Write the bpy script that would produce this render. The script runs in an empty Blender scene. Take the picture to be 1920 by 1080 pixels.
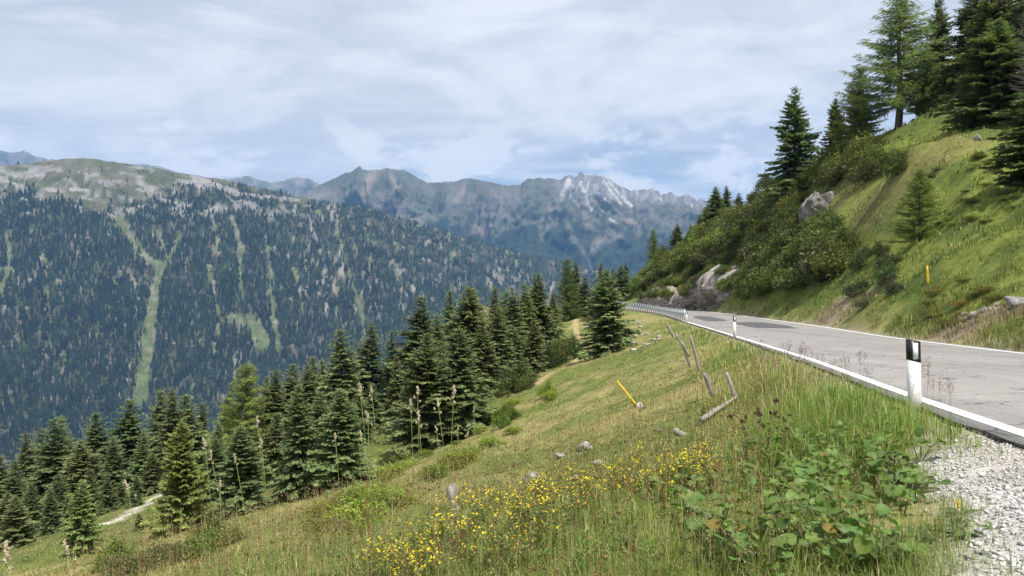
import bpy, math, random
import numpy as np
from mathutils import Vector

# ------------------------------------------------------------------ camera, sky, sun
scene = bpy.context.scene
COL = scene.collection
rng = np.random.default_rng(11)
random.seed(5)
F = 1400.0                                   # focal length in photo pixels (1920 wide)

cam_d = bpy.data.cameras.new('camera'); cam = bpy.data.objects.new('camera', cam_d); COL.objects.link(cam)
cam_d.sensor_width = 36.0; cam_d.lens = 36.0 * F / 1920.0
cam_d.clip_start = 0.05; cam_d.clip_end = 60000
cam.location = (0, 0, 0); cam.rotation_euler = (math.radians(90), 0, 0)
scene.camera = cam

SUN = Vector((0.24, -0.42, 0.875)).normalized()
world = bpy.data.worlds.new('World'); scene.world = world; world.use_nodes = True
wn = world.node_tree.nodes; wl = world.node_tree.links
for n in list(wn): wn.remove(n)
def W(t, **kw):
    n = wn.new(t)
    for k, v in kw.items(): setattr(n, k, v)
    return n
w_out = W('ShaderNodeOutputWorld'); w_bg = W('ShaderNodeBackground'); w_bg.inputs['Strength'].default_value = 0.09
w_sky = W('ShaderNodeTexSky', sky_type='NISHITA', sun_disc=False, altitude=2000.0)
w_sky.sun_elevation = math.asin(SUN.z); w_sky.sun_rotation = math.atan2(SUN.x, SUN.y)
w_sky.air_density = 1.0; w_sky.dust_density = 1.0
w_tc = W('ShaderNodeTexCoord'); w_sep = W('ShaderNodeSeparateXYZ')
wl.new(w_tc.outputs['Generated'], w_sep.inputs[0])
def wmath(op, a, b=None, clamp=False):
    n = W('ShaderNodeMath', operation=op, use_clamp=clamp)
    for i, v in enumerate((a, b)):
        if v is None: continue
        if isinstance(v, (int, float)): n.inputs[i].default_value = v
        else: wl.new(v, n.inputs[i])
    return n.outputs[0]
zc = wmath('ADD', wmath('MAXIMUM', w_sep.outputs['Z'], 0.0), 0.20)
px_ = wmath('DIVIDE', w_sep.outputs['X'], zc); py_ = wmath('DIVIDE', w_sep.outputs['Y'], zc)
w_cmb = W('ShaderNodeCombineXYZ'); wl.new(px_, w_cmb.inputs[0]); wl.new(py_, w_cmb.inputs[1])
def wnoise(vec, scale, detail, rough, dist, off=(0, 0, 0), stretch=(1, 1, 1)):
    m = W('ShaderNodeMapping'); m.inputs['Location'].default_value = off; m.inputs['Scale'].default_value = stretch
    wl.new(vec, m.inputs[0])
    n = W('ShaderNodeTexNoise'); n.inputs['Scale'].default_value = scale; n.inputs['Detail'].default_value = detail
    n.inputs['Roughness'].default_value = rough; n.inputs['Distortion'].default_value = dist
    wl.new(m.outputs[0], n.inputs['Vector']); return n.outputs['Fac']
def wramp(fac, a, b):
    n = W('ShaderNodeMapRange', interpolation_type='SMOOTHSTEP'); n.inputs[1].default_value = a; n.inputs[2].default_value = b
    wl.new(fac, n.inputs[0]); return n.outputs[0]
def wmix(fac, a, b):
    n = W('ShaderNodeMix', data_type='RGBA')
    for s, v in ((n.inputs[0], fac), (n.inputs[6], a), (n.inputs[7], b)):
        if isinstance(v, (int, float)): s.default_value = v
        elif isinstance(v, tuple): s.default_value = (*v, 1)
        else: wl.new(v, s)
    return n.outputs[2]
# high veil of thin cloud (flat layer seen in perspective), then streaks, then low cumulus near the horizon
veil = wramp(wnoise(w_cmb.outputs[0], 0.75, 9, 0.58, 0.6, (3.1, 1.7, 0)), 0.30, 0.55)
streak = wramp(wnoise(w_cmb.outputs[0], 1.2, 10, 0.62, 1.2, (7.7, 2.2, 0), (0.7, 1.1, 1)), 0.42, 0.66)
shade = wramp(wnoise(w_cmb.outputs[0], 1.1, 8, 0.6, 0.5, (1.3, 9.2, 0), (0.7, 1.05, 1)), 0.46, 0.70)
skyc = wmix(0.5, w_sky.outputs[0], (5.6, 6.3, 7.2))
c1 = wmix(wmath('MULTIPLY', veil, 0.80), skyc, (6.8, 6.95, 7.15))
c2 = wmix(wmath('MULTIPLY', streak, 0.85), c1, (9.0, 8.95, 8.95))
c3 = wmix(wmath('MULTIPLY', shade, 0.70), c2, (4.9, 5.35, 6.2))
cum_n = wnoise(w_tc.outputs['Generated'], 8.5, 10, 0.58, 0.3, (0.35, 0.0, 0.2), (1, 1, 2.2))
band = wmath('MULTIPLY', wramp(w_sep.outputs['Z'], 0.09, 0.13), wmath('SUBTRACT', 1.0, wramp(w_sep.outputs['Z'], 0.17, 0.26)))
cum = wmath('MULTIPLY', wramp(cum_n, 0.51, 0.60), band)
c4 = wmix(wmath('MULTIPLY', cum, 0.78), c3, (9.4, 9.3, 9.3))
wisp = wramp(wnoise(w_cmb.outputs[0], 2.6, 11, 0.66, 0.9, (2.3, 4.1, 0), (0.65, 1.1, 1)), 0.46, 0.66)
c5 = wmix(wmath('MULTIPLY', wisp, 0.55), c4, (8.9, 8.85, 8.85))
wl.new(c5, w_bg.inputs['Color']); wl.new(w_bg.outputs[0], w_out.inputs[0])

sun_d = bpy.data.lights.new('sun', 'SUN'); sun_d.energy = 5.0; sun_d.angle = math.radians(0.6); sun_d.color = (1, 0.955, 0.88)
sun = bpy.data.objects.new('sun', sun_d); COL.objects.link(sun)
sun.rotation_euler = SUN.to_track_quat('Z', 'Y').to_euler()

vs = scene.view_settings
vs.view_transform = 'Standard'; vs.look = 'None'; vs.exposure = 0.38; vs.gamma = 1.0; vs.use_curve_mapping = False
world.cycles.sampling_method = 'MANUAL'; world.cycles.sample_map_resolution = 512
cy = scene.cycles
cy.use_adaptive_sampling = True; cy.adaptive_threshold = 0.03
cy.max_bounces = 4; cy.diffuse_bounces = 2; cy.glossy_bounces = 2; cy.transmission_bounces = 2; cy.volume_bounces = 0
cy.transparent_max_bounces = 4; cy.caustics_reflective = False; cy.caustics_refractive = False

# ------------------------------------------------------------------ helpers
def P(px, py, Y):
    return np.array([(px - 960.0) / F * Y, Y, (540.0 - py) / F * Y])

def _h(a, b, seed):
    n = (a * 374761393 + b * 668265263 + seed * 1442695041) & 0xffffffff
    n = ((n ^ (n >> 13)) * 1274126177) & 0xffffffff
    n = ((n ^ (n >> 15)) * 2246822519) & 0xffffffff
    return ((n ^ (n >> 16)) & 0xffffff) / float(0xffffff)
def vnoise(x, y, seed=0):
    x = np.asarray(x, float); y = np.asarray(y, float)
    xi = np.floor(x).astype(np.int64); yi = np.floor(y).astype(np.int64)
    u = x - xi; v = y - yi
    u = u * u * u * (u * (u * 6 - 15) + 10); v = v * v * v * (v * (v * 6 - 15) + 10)
    a = _h(xi, yi, seed); b = _h(xi + 1, yi, seed); c = _h(xi, yi + 1, seed); d = _h(xi + 1, yi + 1, seed)
    return (a * (1 - u) + b * u) * (1 - v) + (c * (1 - u) + d * u) * v
def fbm(x, y, octv=4, seed=0, gain=0.5):
    s = 0; amp = 1; tot = 0; f = 1.0
    for i in range(octv):
        s = s + amp * vnoise(x * f + 13.7 * i, y * f - 7.3 * i, seed + i); tot += amp; amp *= gain; f *= 2.03
    return s / tot
def ridged(x, y, octv=4, seed=0, gain=0.55):
    s = 0; amp = 1; tot = 0; f = 1.0
    for i in range(octv):
        s = s + amp * (1 - np.abs(2 * vnoise(x * f + 5.1 * i, y * f + 3.3 * i, seed + i) - 1)); tot += amp; amp *= gain; f *= 2.07
    return s / tot
def sstep(x, a, b):
    t = np.clip((x - a) / (b - a), 0, 1); return t * t * (3 - 2 * t)
def mixc(a, b, t):
    return np.asarray(a) * (1 - t[:, None]) + np.asarray(b) * t[:, None]

def make_mesh(name, V, quads=None, tris=None, col=None, smooth=False):
    V = np.ascontiguousarray(V, dtype=np.float32)
    q = np.zeros((0, 4), np.int32) if quads is None else np.asarray(quads, np.int32).reshape(-1, 4)
    t = np.zeros((0, 3), np.int32) if tris is None else np.asarray(tris, np.int32).reshape(-1, 3)
    me = bpy.data.meshes.new(name)
    me.vertices.add(len(V)); me.vertices.foreach_set('co', V.ravel())
    nl = q.size + t.size
    me.loops.add(nl); me.loops.foreach_set('vertex_index', np.concatenate([q.ravel(), t.ravel()]).astype(np.int32))
    me.polygons.add(len(q) + len(t))
    st = np.concatenate([np.arange(len(q)) * 4, len(q) * 4 + np.arange(len(t)) * 3]).astype(np.int32)
    me.polygons.foreach_set('loop_start', st)
    if smooth: me.polygons.foreach_set('use_smooth', np.ones(len(q) + len(t), bool))
    me.update(calc_edges=True)
    if col is not None:
        at = me.attributes.new('col', 'FLOAT_COLOR', 'POINT')
        c = np.ones((len(V), 4), np.float32); c[:, :3] = col; at.data.foreach_set('color', c.ravel())
    return me
class Geo:
    """collects verts / quads / tris / colours into one mesh"""
    def __init__(s): s.V = []; s.Q = []; s.T = []; s.C = []; s.n = 0
    def add(s, V, quads=None, tris=None, col=(1, 1, 1)):
        V = np.asarray(V, float).reshape(-1, 3)
        s.V.append(V)
        if quads is not None: s.Q.append(np.asarray(quads, np.int64).reshape(-1, 4) + s.n)
        if tris is not None: s.T.append(np.asarray(tris, np.int64).reshape(-1, 3) + s.n)
        c = np.asarray(col, float); s.C.append(np.broadcast_to(c, (len(V), 3)) if c.ndim == 1 else c)
        s.n += len(V)
    def tube(s, pts, rad, sides=6, col=(1, 1, 1), cap=True):
        pts = np.asarray(pts, float); n = len(pts); rad = np.broadcast_to(np.asarray(rad, float), (n,))
        tan = np.gradient(pts, axis=0); tan /= np.linalg.norm(tan, axis=1)[:, None] + 1e-9
        ref = np.array([1.0, 0, 0]) if abs(tan[0][2]) > 0.7 else np.array([0, 0, 1.0])
        A = np.cross(tan, ref); A /= np.linalg.norm(A, axis=1)[:, None] + 1e-9; B = np.cross(tan, A)
        an = np.arange(sides) / sides * 2 * np.pi
        V = pts[:, None, :] + rad[:, None, None] * (np.cos(an)[None, :, None] * A[:, None, :] + np.sin(an)[None, :, None] * B[:, None, :])
        i, j = np.meshgrid(np.arange(n - 1), np.arange(sides), indexing='ij'); j2 = (j + 1) % sides
        Q = np.stack([i * sides + j, i * sides + j2, (i + 1) * sides + j2, (i + 1) * sides + j], -1).reshape(-1, 4)
        V = V.reshape(-1, 3); T = None
        if cap:
            V = np.vstack([V, pts[:1], pts[-1:]]); a = n * sides; k = np.arange(sides); k2 = (k + 1) % sides
            T = np.vstack([np.stack([k2, k, np.full(sides, a)], -1), np.stack([(n - 1) * sides + k, (n - 1) * sides + k2, np.full(sides, a + 1)], -1)])
        s.add(V, Q, T, col)
    def box(s, c, size, R=None, col=(1, 1, 1), taper=1.0):
        h = np.asarray(size, float) / 2
        v = np.array([[x, y, z] for z in (-1, 1) for y in (-1, 1) for x in (-1, 1)], float)
        v[:, :2] *= np.where(v[:, 2:3] > 0, taper, 1.0); v = v * h
        if R is not None: v = v @ np.asarray(R).T
        s.add(v + np.asarray(c, float), [[0, 2, 3, 1], [4, 5, 7, 6], [0, 1, 5, 4], [2, 6, 7, 3], [0, 4, 6, 2], [1, 3, 7, 5]], None, col)
    def cards(s, Pb, D, L, Wd, S=None, col=(1, 1, 1), mid=0.5):
        """rhombic leaf faces: base points, unit directions, lengths, widths"""
        Pb = np.asarray(Pb, float); n = len(Pb); L = np.broadcast_to(L, (n,)); Wd = np.broadcast_to(Wd, (n,))
        if S is None:
            r = rng.normal(size=(n, 3)); S = np.cross(D, r)
        S = S / (np.linalg.norm(S, axis=1)[:, None] + 1e-9)
        m = Pb + D * (L * mid)[:, None]
        V = np.stack([Pb, m + S * (Wd / 2)[:, None], Pb + D * L[:, None], m - S * (Wd / 2)[:, None]], 1).reshape(-1, 3)
        c = np.asarray(col, float)
        if c.ndim == 2: c = np.repeat(c, 4, axis=0)
        s.add(V, np.arange(n * 4).reshape(-1, 4), None, c)
    def mesh(s, name, smooth=False):
        V = np.vstack(s.V); Q = np.vstack(s.Q) if s.Q else None; T = np.vstack(s.T) if s.T else None
        return make_mesh(name, V, Q, T, np.vstack(s.C), smooth)

def link(o, parent=None):
    COL.objects.link(o)
    if parent is not None: o.parent = parent
    return o
def part(name, me, mat, parent, loc=None, label=None):
    o = bpy.data.objects.new(name, me)
    if mat is not None and len(me.materials) == 0: me.materials.append(mat)
    link(o, parent)
    if loc is not None: o.location = loc
    if label: o['label'] = label
    return o
def tag(o, label, cat, group=None):
    o['label'] = label; o['category'] = cat
    if group: o['group'] = group
    return o
def thing(name, label, cat, loc=(0, 0, 0), group=None):
    o = bpy.data.objects.new(name, None); o.empty_display_size = 0.2; link(o); o.location = loc
    return tag(o, label, cat, group)
def kind(o, k): o['kind'] = k; return o

# ------------------------------------------------------------------ materials
def new_mat(name):
    m = bpy.data.materials.new(name); m.use_nodes = True
    nt = m.node_tree; b = nt.nodes['Principled BSDF']; return m, nt, b
def mnode(nt, t, ins=None, **kw):
    n = nt.nodes.new(t)
    for k, v in kw.items(): setattr(n, k, v)
    for k, v in (ins or {}).items():
        if hasattr(v, 'is_output') or hasattr(v, 'links'): nt.links.new(v, n.inputs[k])
        else: n.inputs[k].default_value = v
    return n
def tex_pos(nt): return nt.nodes.new('ShaderNodeTexCoord').outputs['Object']
def mul_noise(nt, colsock, vec, scale, lo, hi, detail=6, rough=0.6):
    n = mnode(nt, 'ShaderNodeTexNoise', {'Vector': vec, 'Scale': scale, 'Detail': detail, 'Roughness': rough})
    r = mnode(nt, 'ShaderNodeMapRange', {0: n.outputs['Fac'], 1: 0.3, 2: 0.7, 3: lo, 4: hi})
    mx = mnode(nt, 'ShaderNodeVectorMath', {0: colsock, 1: (1, 1, 1)}, operation='SCALE'); nt.links.new(r.outputs[0], mx.inputs['Scale'])
    return mx.outputs[0], n.outputs['Fac']
def ground_mat(name, scale1, scale2, bump=0.3, bdist=0.05, lo=0.72, hi=1.28):
    m, nt, b = new_mat(name); v = tex_pos(nt)
    a = mnode(nt, 'ShaderNodeAttribute', attribute_name='col')
    c, f1 = mul_noise(nt, a.outputs['Color'], v, scale1, lo, hi)
    c, f2 = mul_noise(nt, c, v, scale2, lo, hi, 4)
    nt.links.new(c, b.inputs['Base Color']); b.inputs['Roughness'].default_value = 0.95; b.inputs['Specular IOR Level'].default_value = 0.1
    bp = mnode(nt, 'ShaderNodeBump', {'Height': f2, 'Strength': bump, 'Distance': bdist}); nt.links.new(bp.outputs[0], b.inputs['Normal'])
    return m
def leaf_mat(name, trans=0.3, rough=0.55, spec=0.25):
    """foliage: colour from the mesh, tinted by the object's own colour; some light passes through"""
    m, nt, b = new_mat(name)
    a = mnode(nt, 'ShaderNodeAttribute', attribute_name='col'); oi = nt.nodes.new('ShaderNodeObjectInfo')
    mx = mnode(nt, 'ShaderNodeVectorMath', {0: a.outputs['Color'], 1: oi.outputs['Color']}, operation='MULTIPLY')
    b.inputs['Roughness'].default_value = rough; b.inputs['Specular IOR Level'].default_value = spec
    nt.links.new(mx.outputs[0], b.inputs['Base Color'])
    tr = nt.nodes.new('ShaderNodeBsdfTranslucent')
    t2 = mnode(nt, 'ShaderNodeVectorMath', {0: mx.outputs[0], 1: (1.25, 1.3, 0.7)}, operation='MULTIPLY'); nt.links.new(t2.outputs[0], tr.inputs['Color'])
    ms = nt.nodes.new('ShaderNodeMixShader'); ms.inputs[0].default_value = trans
    nt.links.new(b.outputs[0], ms.inputs[1]); nt.links.new(tr.outputs[0], ms.inputs[2])
    nt.links.new(ms.outputs[0], nt.nodes['Material Output'].inputs['Surface'])
    return m
def plain_mat(name, color, rough=0.8, spec=0.3, scale=8.0, lo=0.8, hi=1.15, bump=0.0, bdist=0.01, stretch=None, metal=0.0):
    m, nt, b = new_mat(name); v = tex_pos(nt)
    if stretch:
        mp = mnode(nt, 'ShaderNodeMapping', {'Vector': v}); mp.inputs['Scale'].default_value = stretch; v = mp.outputs[0]
    rgb = mnode(nt, 'ShaderNodeRGB'); rgb.outputs[0].default_value = (*color, 1)
    c, f = mul_noise(nt, rgb.outputs[0], v, scale, lo, hi)
    nt.links.new(c, b.inputs['Base Color']); b.inputs['Roughness'].default_value = rough; b.inputs['Specular IOR Level'].default_value = spec
    b.inputs['Metallic'].default_value = metal
    if bump:
        bp = mnode(nt, 'ShaderNodeBump', {'Height': f, 'Strength': bump, 'Distance': bdist}); nt.links.new(bp.outputs[0], b.inputs['Normal'])
    return m
def attr_mat(name, rough=0.8, spec=0.2, scale=20.0, lo=0.85, hi=1.15, bump=0.0, bdist=0.01):
    m, nt, b = new_mat(name); v = tex_pos(nt)
    a = mnode(nt, 'ShaderNodeAttribute', attribute_name='col')
    c, f = mul_noise(nt, a.outputs['Color'], v, scale, lo, hi)
    nt.links.new(c, b.inputs['Base Color']); b.inputs['Roughness'].default_value = rough; b.inputs['Specular IOR Level'].default_value = spec
    if bump:
        bp = mnode(nt, 'ShaderNodeBump', {'Height': f, 'Strength': bump, 'Distance': bdist}); nt.links.new(bp.outputs[0], b.inputs['Normal'])
    return m

M = {}
M['ground'] = ground_mat('meadow_soil', 1.7, 22.0, 0.6, 0.06)
M['far'] = ground_mat('mountain_surface', 0.012, 0.06, 1.0, 14.0, 0.85, 1.15)
M['ridge'] = ground_mat('mountainside_surface', 0.03, 0.16, 1.0, 4.0, 0.7, 1.3)
M['valley'] = ground_mat('valley_surface', 0.004, 0.03, 0.5, 5.0)
M['needle'] = leaf_mat('spruce_needles', 0.22, 0.6, 0.2)
M['larch'] = leaf_mat('larch_needles', 0.35, 0.6, 0.15)
M['leaf'] = leaf_mat('shrub_leaves', 0.32, 0.5, 0.3)
M['grass'] = leaf_mat('grass_blades', 0.35, 0.55, 0.2)
M['farforest'] = leaf_mat('far_conifers', 0.05, 0.8, 0.05)
M['bark'] = plain_mat('bark', (0.11, 0.085, 0.065), 0.95, 0.1, 14, 0.6, 1.3, 0.6, 0.02, (1, 1, 0.25))
M['deadbark'] = plain_mat('dead_bark', (0.16, 0.14, 0.12), 0.95, 0.1, 14, 0.6, 1.3, 0.6, 0.02, (1, 1, 0.25))
M['oldwood'] = plain_mat('weathered_wood', (0.30, 0.275, 0.245), 0.9, 0.15, 22, 0.45, 1.3, 0.8, 0.01, (1, 1, 0.12))
M['rock'] = attr_mat('rock', 0.9, 0.2, 1.6, 0.55, 1.3, 0.9, 0.18)
M['stone'] = attr_mat('stone', 0.9, 0.2, 9.0, 0.6, 1.25, 0.6, 0.03)
M['gravel'] = attr_mat('gravel', 0.9, 0.2, 60.0, 0.8, 1.15)
M['plant'] = attr_mat('plant_parts', 0.6, 0.25, 60.0, 0.85, 1.15)
M['white'] = plain_mat('white_plastic', (0.78, 0.785, 0.78), 0.5, 0.4, 22, 0.66, 1.06)
M['black'] = plain_mat('black_plastic', (0.012, 0.012, 0.014), 0.4, 0.4, 30, 0.8, 1.2)
M['reflector'] = plain_mat('reflector', (0.66, 0.68, 0.70), 0.25, 0.6, 120, 0.9, 1.1)
M['yellow'] = plain_mat('yellow_paint', (0.72, 0.46, 0.03), 0.6, 0.3, 14, 0.6, 1.15)
M['steel'] = plain_mat('galvanised_steel', (0.50, 0.54, 0.58), 0.5, 0.5, 6, 0.85, 1.1, 0, 0.01, None, 0.35)
M['concrete'] = plain_mat('concrete', (0.46, 0.44, 0.41), 0.9, 0.2, 20, 0.7, 1.15, 0.4, 0.01)

def asphalt(name, colr, lo=0.82, hi=1.15):
    m, nt, b = new_mat(name); v = tex_pos(nt)
    rgb = mnode(nt, 'ShaderNodeRGB'); rgb.outputs[0].default_value = (*colr, 1)
    c, f1 = mul_noise(nt, rgb.outputs[0], v, 0.5, lo, hi, 8, 0.7)
    mp = mnode(nt, 'ShaderNodeMapping', {'Vector': v}); mp.inputs['Rotation'].default_value = (0, 0, 0.2); mp.inputs['Scale'].default_value = (1.0, 0.035, 1)
    c, f3 = mul_noise(nt, c, mp.outputs[0], 1.6, 0.80, 1.12, 5)
    c, f2 = mul_noise(nt, c, v, 38.0, 0.72, 1.25, 3, 0.7)
    # fine cracks: edges of distorted cells
    w = mnode(nt, 'ShaderNodeTexNoise', {'Vector': v, 'Scale': 0.8, 'Detail': 4.0})
    ad = mnode(nt, 'ShaderNodeVectorMath', {0: w.outputs['Color'], 1: v}, operation='MULTIPLY_ADD'); ad.inputs[1].default_value = (1.6, 1.6, 0); nt.links.new(v, ad.inputs[2])
    vo = mnode(nt, 'ShaderNodeTexVoronoi', {'Vector': ad.outputs[0], 'Scale': 0.28}, feature='DISTANCE_TO_EDGE')
    cr = mnode(nt, 'ShaderNodeMapRange', {0: vo.outputs['Distance'], 1: 0.004, 2: 0.022, 3: 0.42, 4: 1.0})
    mx = mnode(nt, 'ShaderNodeVectorMath', {0: c}, operation='SCALE'); nt.links.new(cr.outputs[0], mx.inputs['Scale'])
    nt.links.new(mx.outputs[0], b.inputs['Base Color']); b.inputs['Roughness'].default_value = 0.88; b.inputs['Specular IOR Level'].default_value = 0.25
    bp = mnode(nt, 'ShaderNodeBump', {'Height': f2, 'Strength': 0.5, 'Distance': 0.006}); nt.links.new(bp.outputs[0], b.inputs['Normal'])
    return m
M['asphalt'] = asphalt('asphalt', (0.262, 0.248, 0.234))
M['edge'] = plain_mat('broken_asphalt_edge', (0.045, 0.043, 0.042), 0.95, 0.2, 25, 0.4, 1.9, 1.0, 0.03)
M['patch'] = asphalt('fresh_asphalt', (0.10, 0.10, 0.104))
def line_mat():
    m, nt, b = new_mat('road_paint'); v = tex_pos(nt)
    n = mnode(nt, 'ShaderNodeTexNoise', {'Vector': v, 'Scale': 9.0, 'Detail': 8.0, 'Roughness': 0.75})
    r = mnode(nt, 'ShaderNodeMapRange', {0: n.outputs['Fac'], 1: 0.55, 2: 0.68})
    mx = mnode(nt, 'ShaderNodeMix', {0: r.outputs[0]}, data_type='RGBA'); mx.inputs[6].default_value = (0.78, 0.78, 0.77, 1); mx.inputs[7].default_value = (0.42, 0.41, 0.39, 1)
    nt.links.new(mx.outputs[2], b.inputs['Base Color']); b.inputs['Roughness'].default_value = 0.7
    return m
M['line'] = line_mat()

# ------------------------------------------------------------------ the road's course
RL = np.array([(-0.4, -18, -0.36), (1.5, -8, -0.66), (3.1, 0.5, -0.97), (4.21, 6.14, -1.20), (4.73, 8.8, -1.28), (5.4, 11.6, -1.385), (6.27, 15.2, -1.52),
               (7.74, 22, -1.775), (9.86, 32, -2.15), (12.2, 46, -2.5), (15.4, 66, -2.97), (17.0, 78, -3.08), (18.2, 90, -3.13), (18.6, 100, -3.18),
               (18.3, 112, -3.24), (16.6, 124, -3.3), (12.5, 138, -3.4), (5, 152, -3.6), (-6, 166, -4.0)])
RR = np.array([(6.2, -19, -0.30), (8.0, -9, -0.60), (9.6, 0, -0.92), (10.7, 6, -1.15), (11.3, 10, -1.28), (12.2, 17.2, -1.56), (14.1, 23.5, -1.83), (16.6, 33, -2.17),
               (18.97, 46, -2.37), (22.6, 70, -2.75), (24.4, 84, -2.93), (25.1, 96, -3.05), (25.2, 106, -3.2), (24.6, 118, -3.28), (22.4, 131, -3.34), (17.4, 146, -3.45), (8.5, 161, -3.7), (-3, 176, -4.1)])
def resample(pts, n, it=2):
    p = np.asarray(pts, float)
    d = np.r_[0, np.cumsum(np.linalg.norm(np.diff(p, axis=0), axis=1))]
    # Catmull-Rom through the points
    m = np.gradient(p, d, axis=0); s = np.linspace(0, d[-1], n); k = np.clip(np.searchsorted(d, s, side='right') - 1, 0, len(d) - 2)
    h = (d[k + 1] - d[k])[:, None]; t = ((s - d[k])[:, None]) / h
    return (2*t**3 - 3*t**2 + 1) * p[k] + (t**3 - 2*t**2 + t) * h * m[k] + (-2*t**3 + 3*t**2) * p[k+1] + (t**3 - t**2) * h * m[k+1]
NS = 420
EL = resample(RL, NS); ER = resample(RR, NS)
# pair right-edge points with left-edge points by nearest-normal: reparametrise right edge on matching progress
def repair(A, B):
    out = np.empty_like(A); T = np.gradient(A, axis=0)[:, :2]; T /= np.linalg.norm(T, axis=1)[:, None]
    B = resample(B, 4000)
    for i in range(len(A)):
        d = B[:, :2] - A[i, :2]; along = d @ T[i]; lat = np.linalg.norm(d, axis=1)
        out[i] = B[np.argmin(np.abs(along) + np.where(lat > 14, 100, 0))]
    for _ in range(12): out[1:-1] = (out[:-2] + 2 * out[1:-1] + out[2:]) / 4
    return out
ER = repair(EL, ER)
ALONG = np.r_[0, np.cumsum(np.linalg.norm(np.diff(EL, axis=0), axis=1))]
PAVE = 0.24                                        # asphalt beyond the painted line
side = ER - EL; side[:, 2] = 0; side /= np.linalg.norm(side, axis=1)[:, None]
OL = EL - side * PAVE; OR = ER + side * (PAVE + 0.15)
OL[:, 2] -= 0.01

def road_query(x, y):
    """signed distance outside the left edge (positive = left of road), outside the right edge, road height"""
    x = np.asarray(x, float).ravel(); y = np.asarray(y, float).ravel()
    dl = np.empty(len(x)); dr = np.empty(len(x)); zz = np.empty(len(x)); ch = 20000
    sl = slice(None, None, 2)
    L = OL[sl]; R = OR[sl]; S = side[sl]
    for a in range(0, len(x), ch):
        xx = x[a:a+ch, None]; yy = y[a:a+ch, None]
        il = np.argmin((xx - L[None, :, 0])**2 + (yy - L[None, :, 1])**2, axis=1)
        ir = np.argmin((xx - R[None, :, 0])**2 + (yy - R[None, :, 1])**2, axis=1)
        dl[a:a+ch] = -((xx[:, 0] - L[il, 0]) * S[il, 0] + (yy[:, 0] - L[il, 1]) * S[il, 1])
        dr[a:a+ch] = ((xx[:, 0] - R[ir, 0]) * S[ir, 0] + (yy[:, 0] - R[ir, 1]) * S[ir, 1])
        f = np.clip(-dl[a:a+ch] / 7.0, 0, 1)
        zz[a:a+ch] = np.where(dl[a:a+ch] > -3.5, L[il, 2], R[ir, 2])
    return dl, dr, zz

def road_near(x, y):
    C = (OL + OR)[::6, :2] / 2; o = np.empty(len(x))
    for a in range(0, len(x), 20000):
        o[a:a+20000] = np.sqrt(((x[a:a+20000, None] - C[None, :, 0])**2 + (y[a:a+20000, None] - C[None, :, 1])**2).min(1))
    return o
# ------------------------------------------------------------------ near terrain from surveyed points
cp = []
for px, py, Y in [(960,1080,4.5),(640,1080,6.5),(300,1080,11),(60,1080,17),(855,985,9),(1095,842,16),(995,898,13.5),(1270,830,12),(1383,768,14),(1338,750,17),
                  (1311,699,25),(1295,693,27),(1264,635,48),(1200,765,20),(1130,678,55),(500,900,42),(330,1000,26),(130,1060,22),(30,1050,24),(290,930,45),(200,985,35),
                  (840,840,36),(930,780,40),(920,720,60),(760,800,45),(640,920,30),(560,940,30),(640,980,13),(420,1000,17),(1060,690,52),(1085,640,72),(1075,600,95),
                  (1240,640,58),(1170,585,105),(1740,1080,3.3),(1760,960,4.17),(1500,1000,5.1),(1400,900,7.3),(1550,850,7.4),
                  (1230,500,150),(1300,450,140),(1350,410,130),(1440,352,110),(1500,345,93),(1560,300,92),(1650,262,80),(1790,197,75),(1850,243,62),(1720,262,60),(1830,255,58),
                  (1900,370,45),(1910,600,24),(1850,590,28),(1740,525,38),(1920,470,33),(1800,400,46),(1710,470,48),(1620,440,60),(1545,390,75),(1560,560,50),(1450,480,85),
                  (1400,568,79),(1330,500,105),(1380,540,90),(1290,572,112),(1250,535,125),(1200,535,150),(1640,560,43),(1640,350,68),(1500,420,82),(1210,562,137)]:
    cp.append(P(px, py, Y))
cp += [np.array(c, float) for c in [(0,0,-1.55),(-2.5,1,-2.0),(-6,3,-3.3),(1.5,1.5,-1.3),(2.9,3.2,-1.17),(3.2,4.4,-1.21),(3.75,6.0,-1.31),(-12,8,-5.6),(-8,-8,-3.6),(-1,-10,-1.3),(-20,5,-7.6),(-40,10,-14),(-40,-18,-13),
       (-30,60,-17.5),(-50,70,-25),(-20,90,-19),(-60,110,-38),(1,112,-8),(-5,85,-10.5),(-90,60,-40),(-90,10,-30),(-30,150,-35),(5,168,-6),(20,190,-4),(0,210,-20),(-80,210,-60),
       (-100,-18,-30),(48,130,12),(56,110,17),(62,90,20),(62,62,19),(50,42,12),(42,25,8),(34,10,6),(22,0,2),(24,-15,2.5),(60,0,15),(95,50,30),(95,110,26),(95,-18,24),(62,155,8),(44,180,2),(32,205,0),(95,205,8)]]
for i in range(0, NS, 14):
    cp.append(OL[i] - side[i] * 0.5 + np.array([0, 0, -0.10])); cp.append(OR[i] + side[i] * 0.5 + np.array([0, 0, -0.06]))
cp = np.array(cp)
C0 = 1.5
def _rbf_fit():
    d = np.sqrt(((cp[:, None, :2] - cp[None, :, :2])**2).sum(-1) + C0 * C0)
    n = len(cp); A = np.zeros((n + 3, n + 3)); A[:n, :n] = -d + np.eye(n) * 0.4
    A[:n, n] = 1; A[:n, n+1:n+3] = cp[:, :2]; A[n, :n] = 1; A[n+1:n+3, :n] = cp[:, :2].T
    return np.linalg.solve(A, np.r_[cp[:, 2], 0, 0, 0])
RW = _rbf_fit()
XMIN, XMAX, YMIN, YMAX = -105.0, 98.0, -18.0, 212.0
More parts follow.
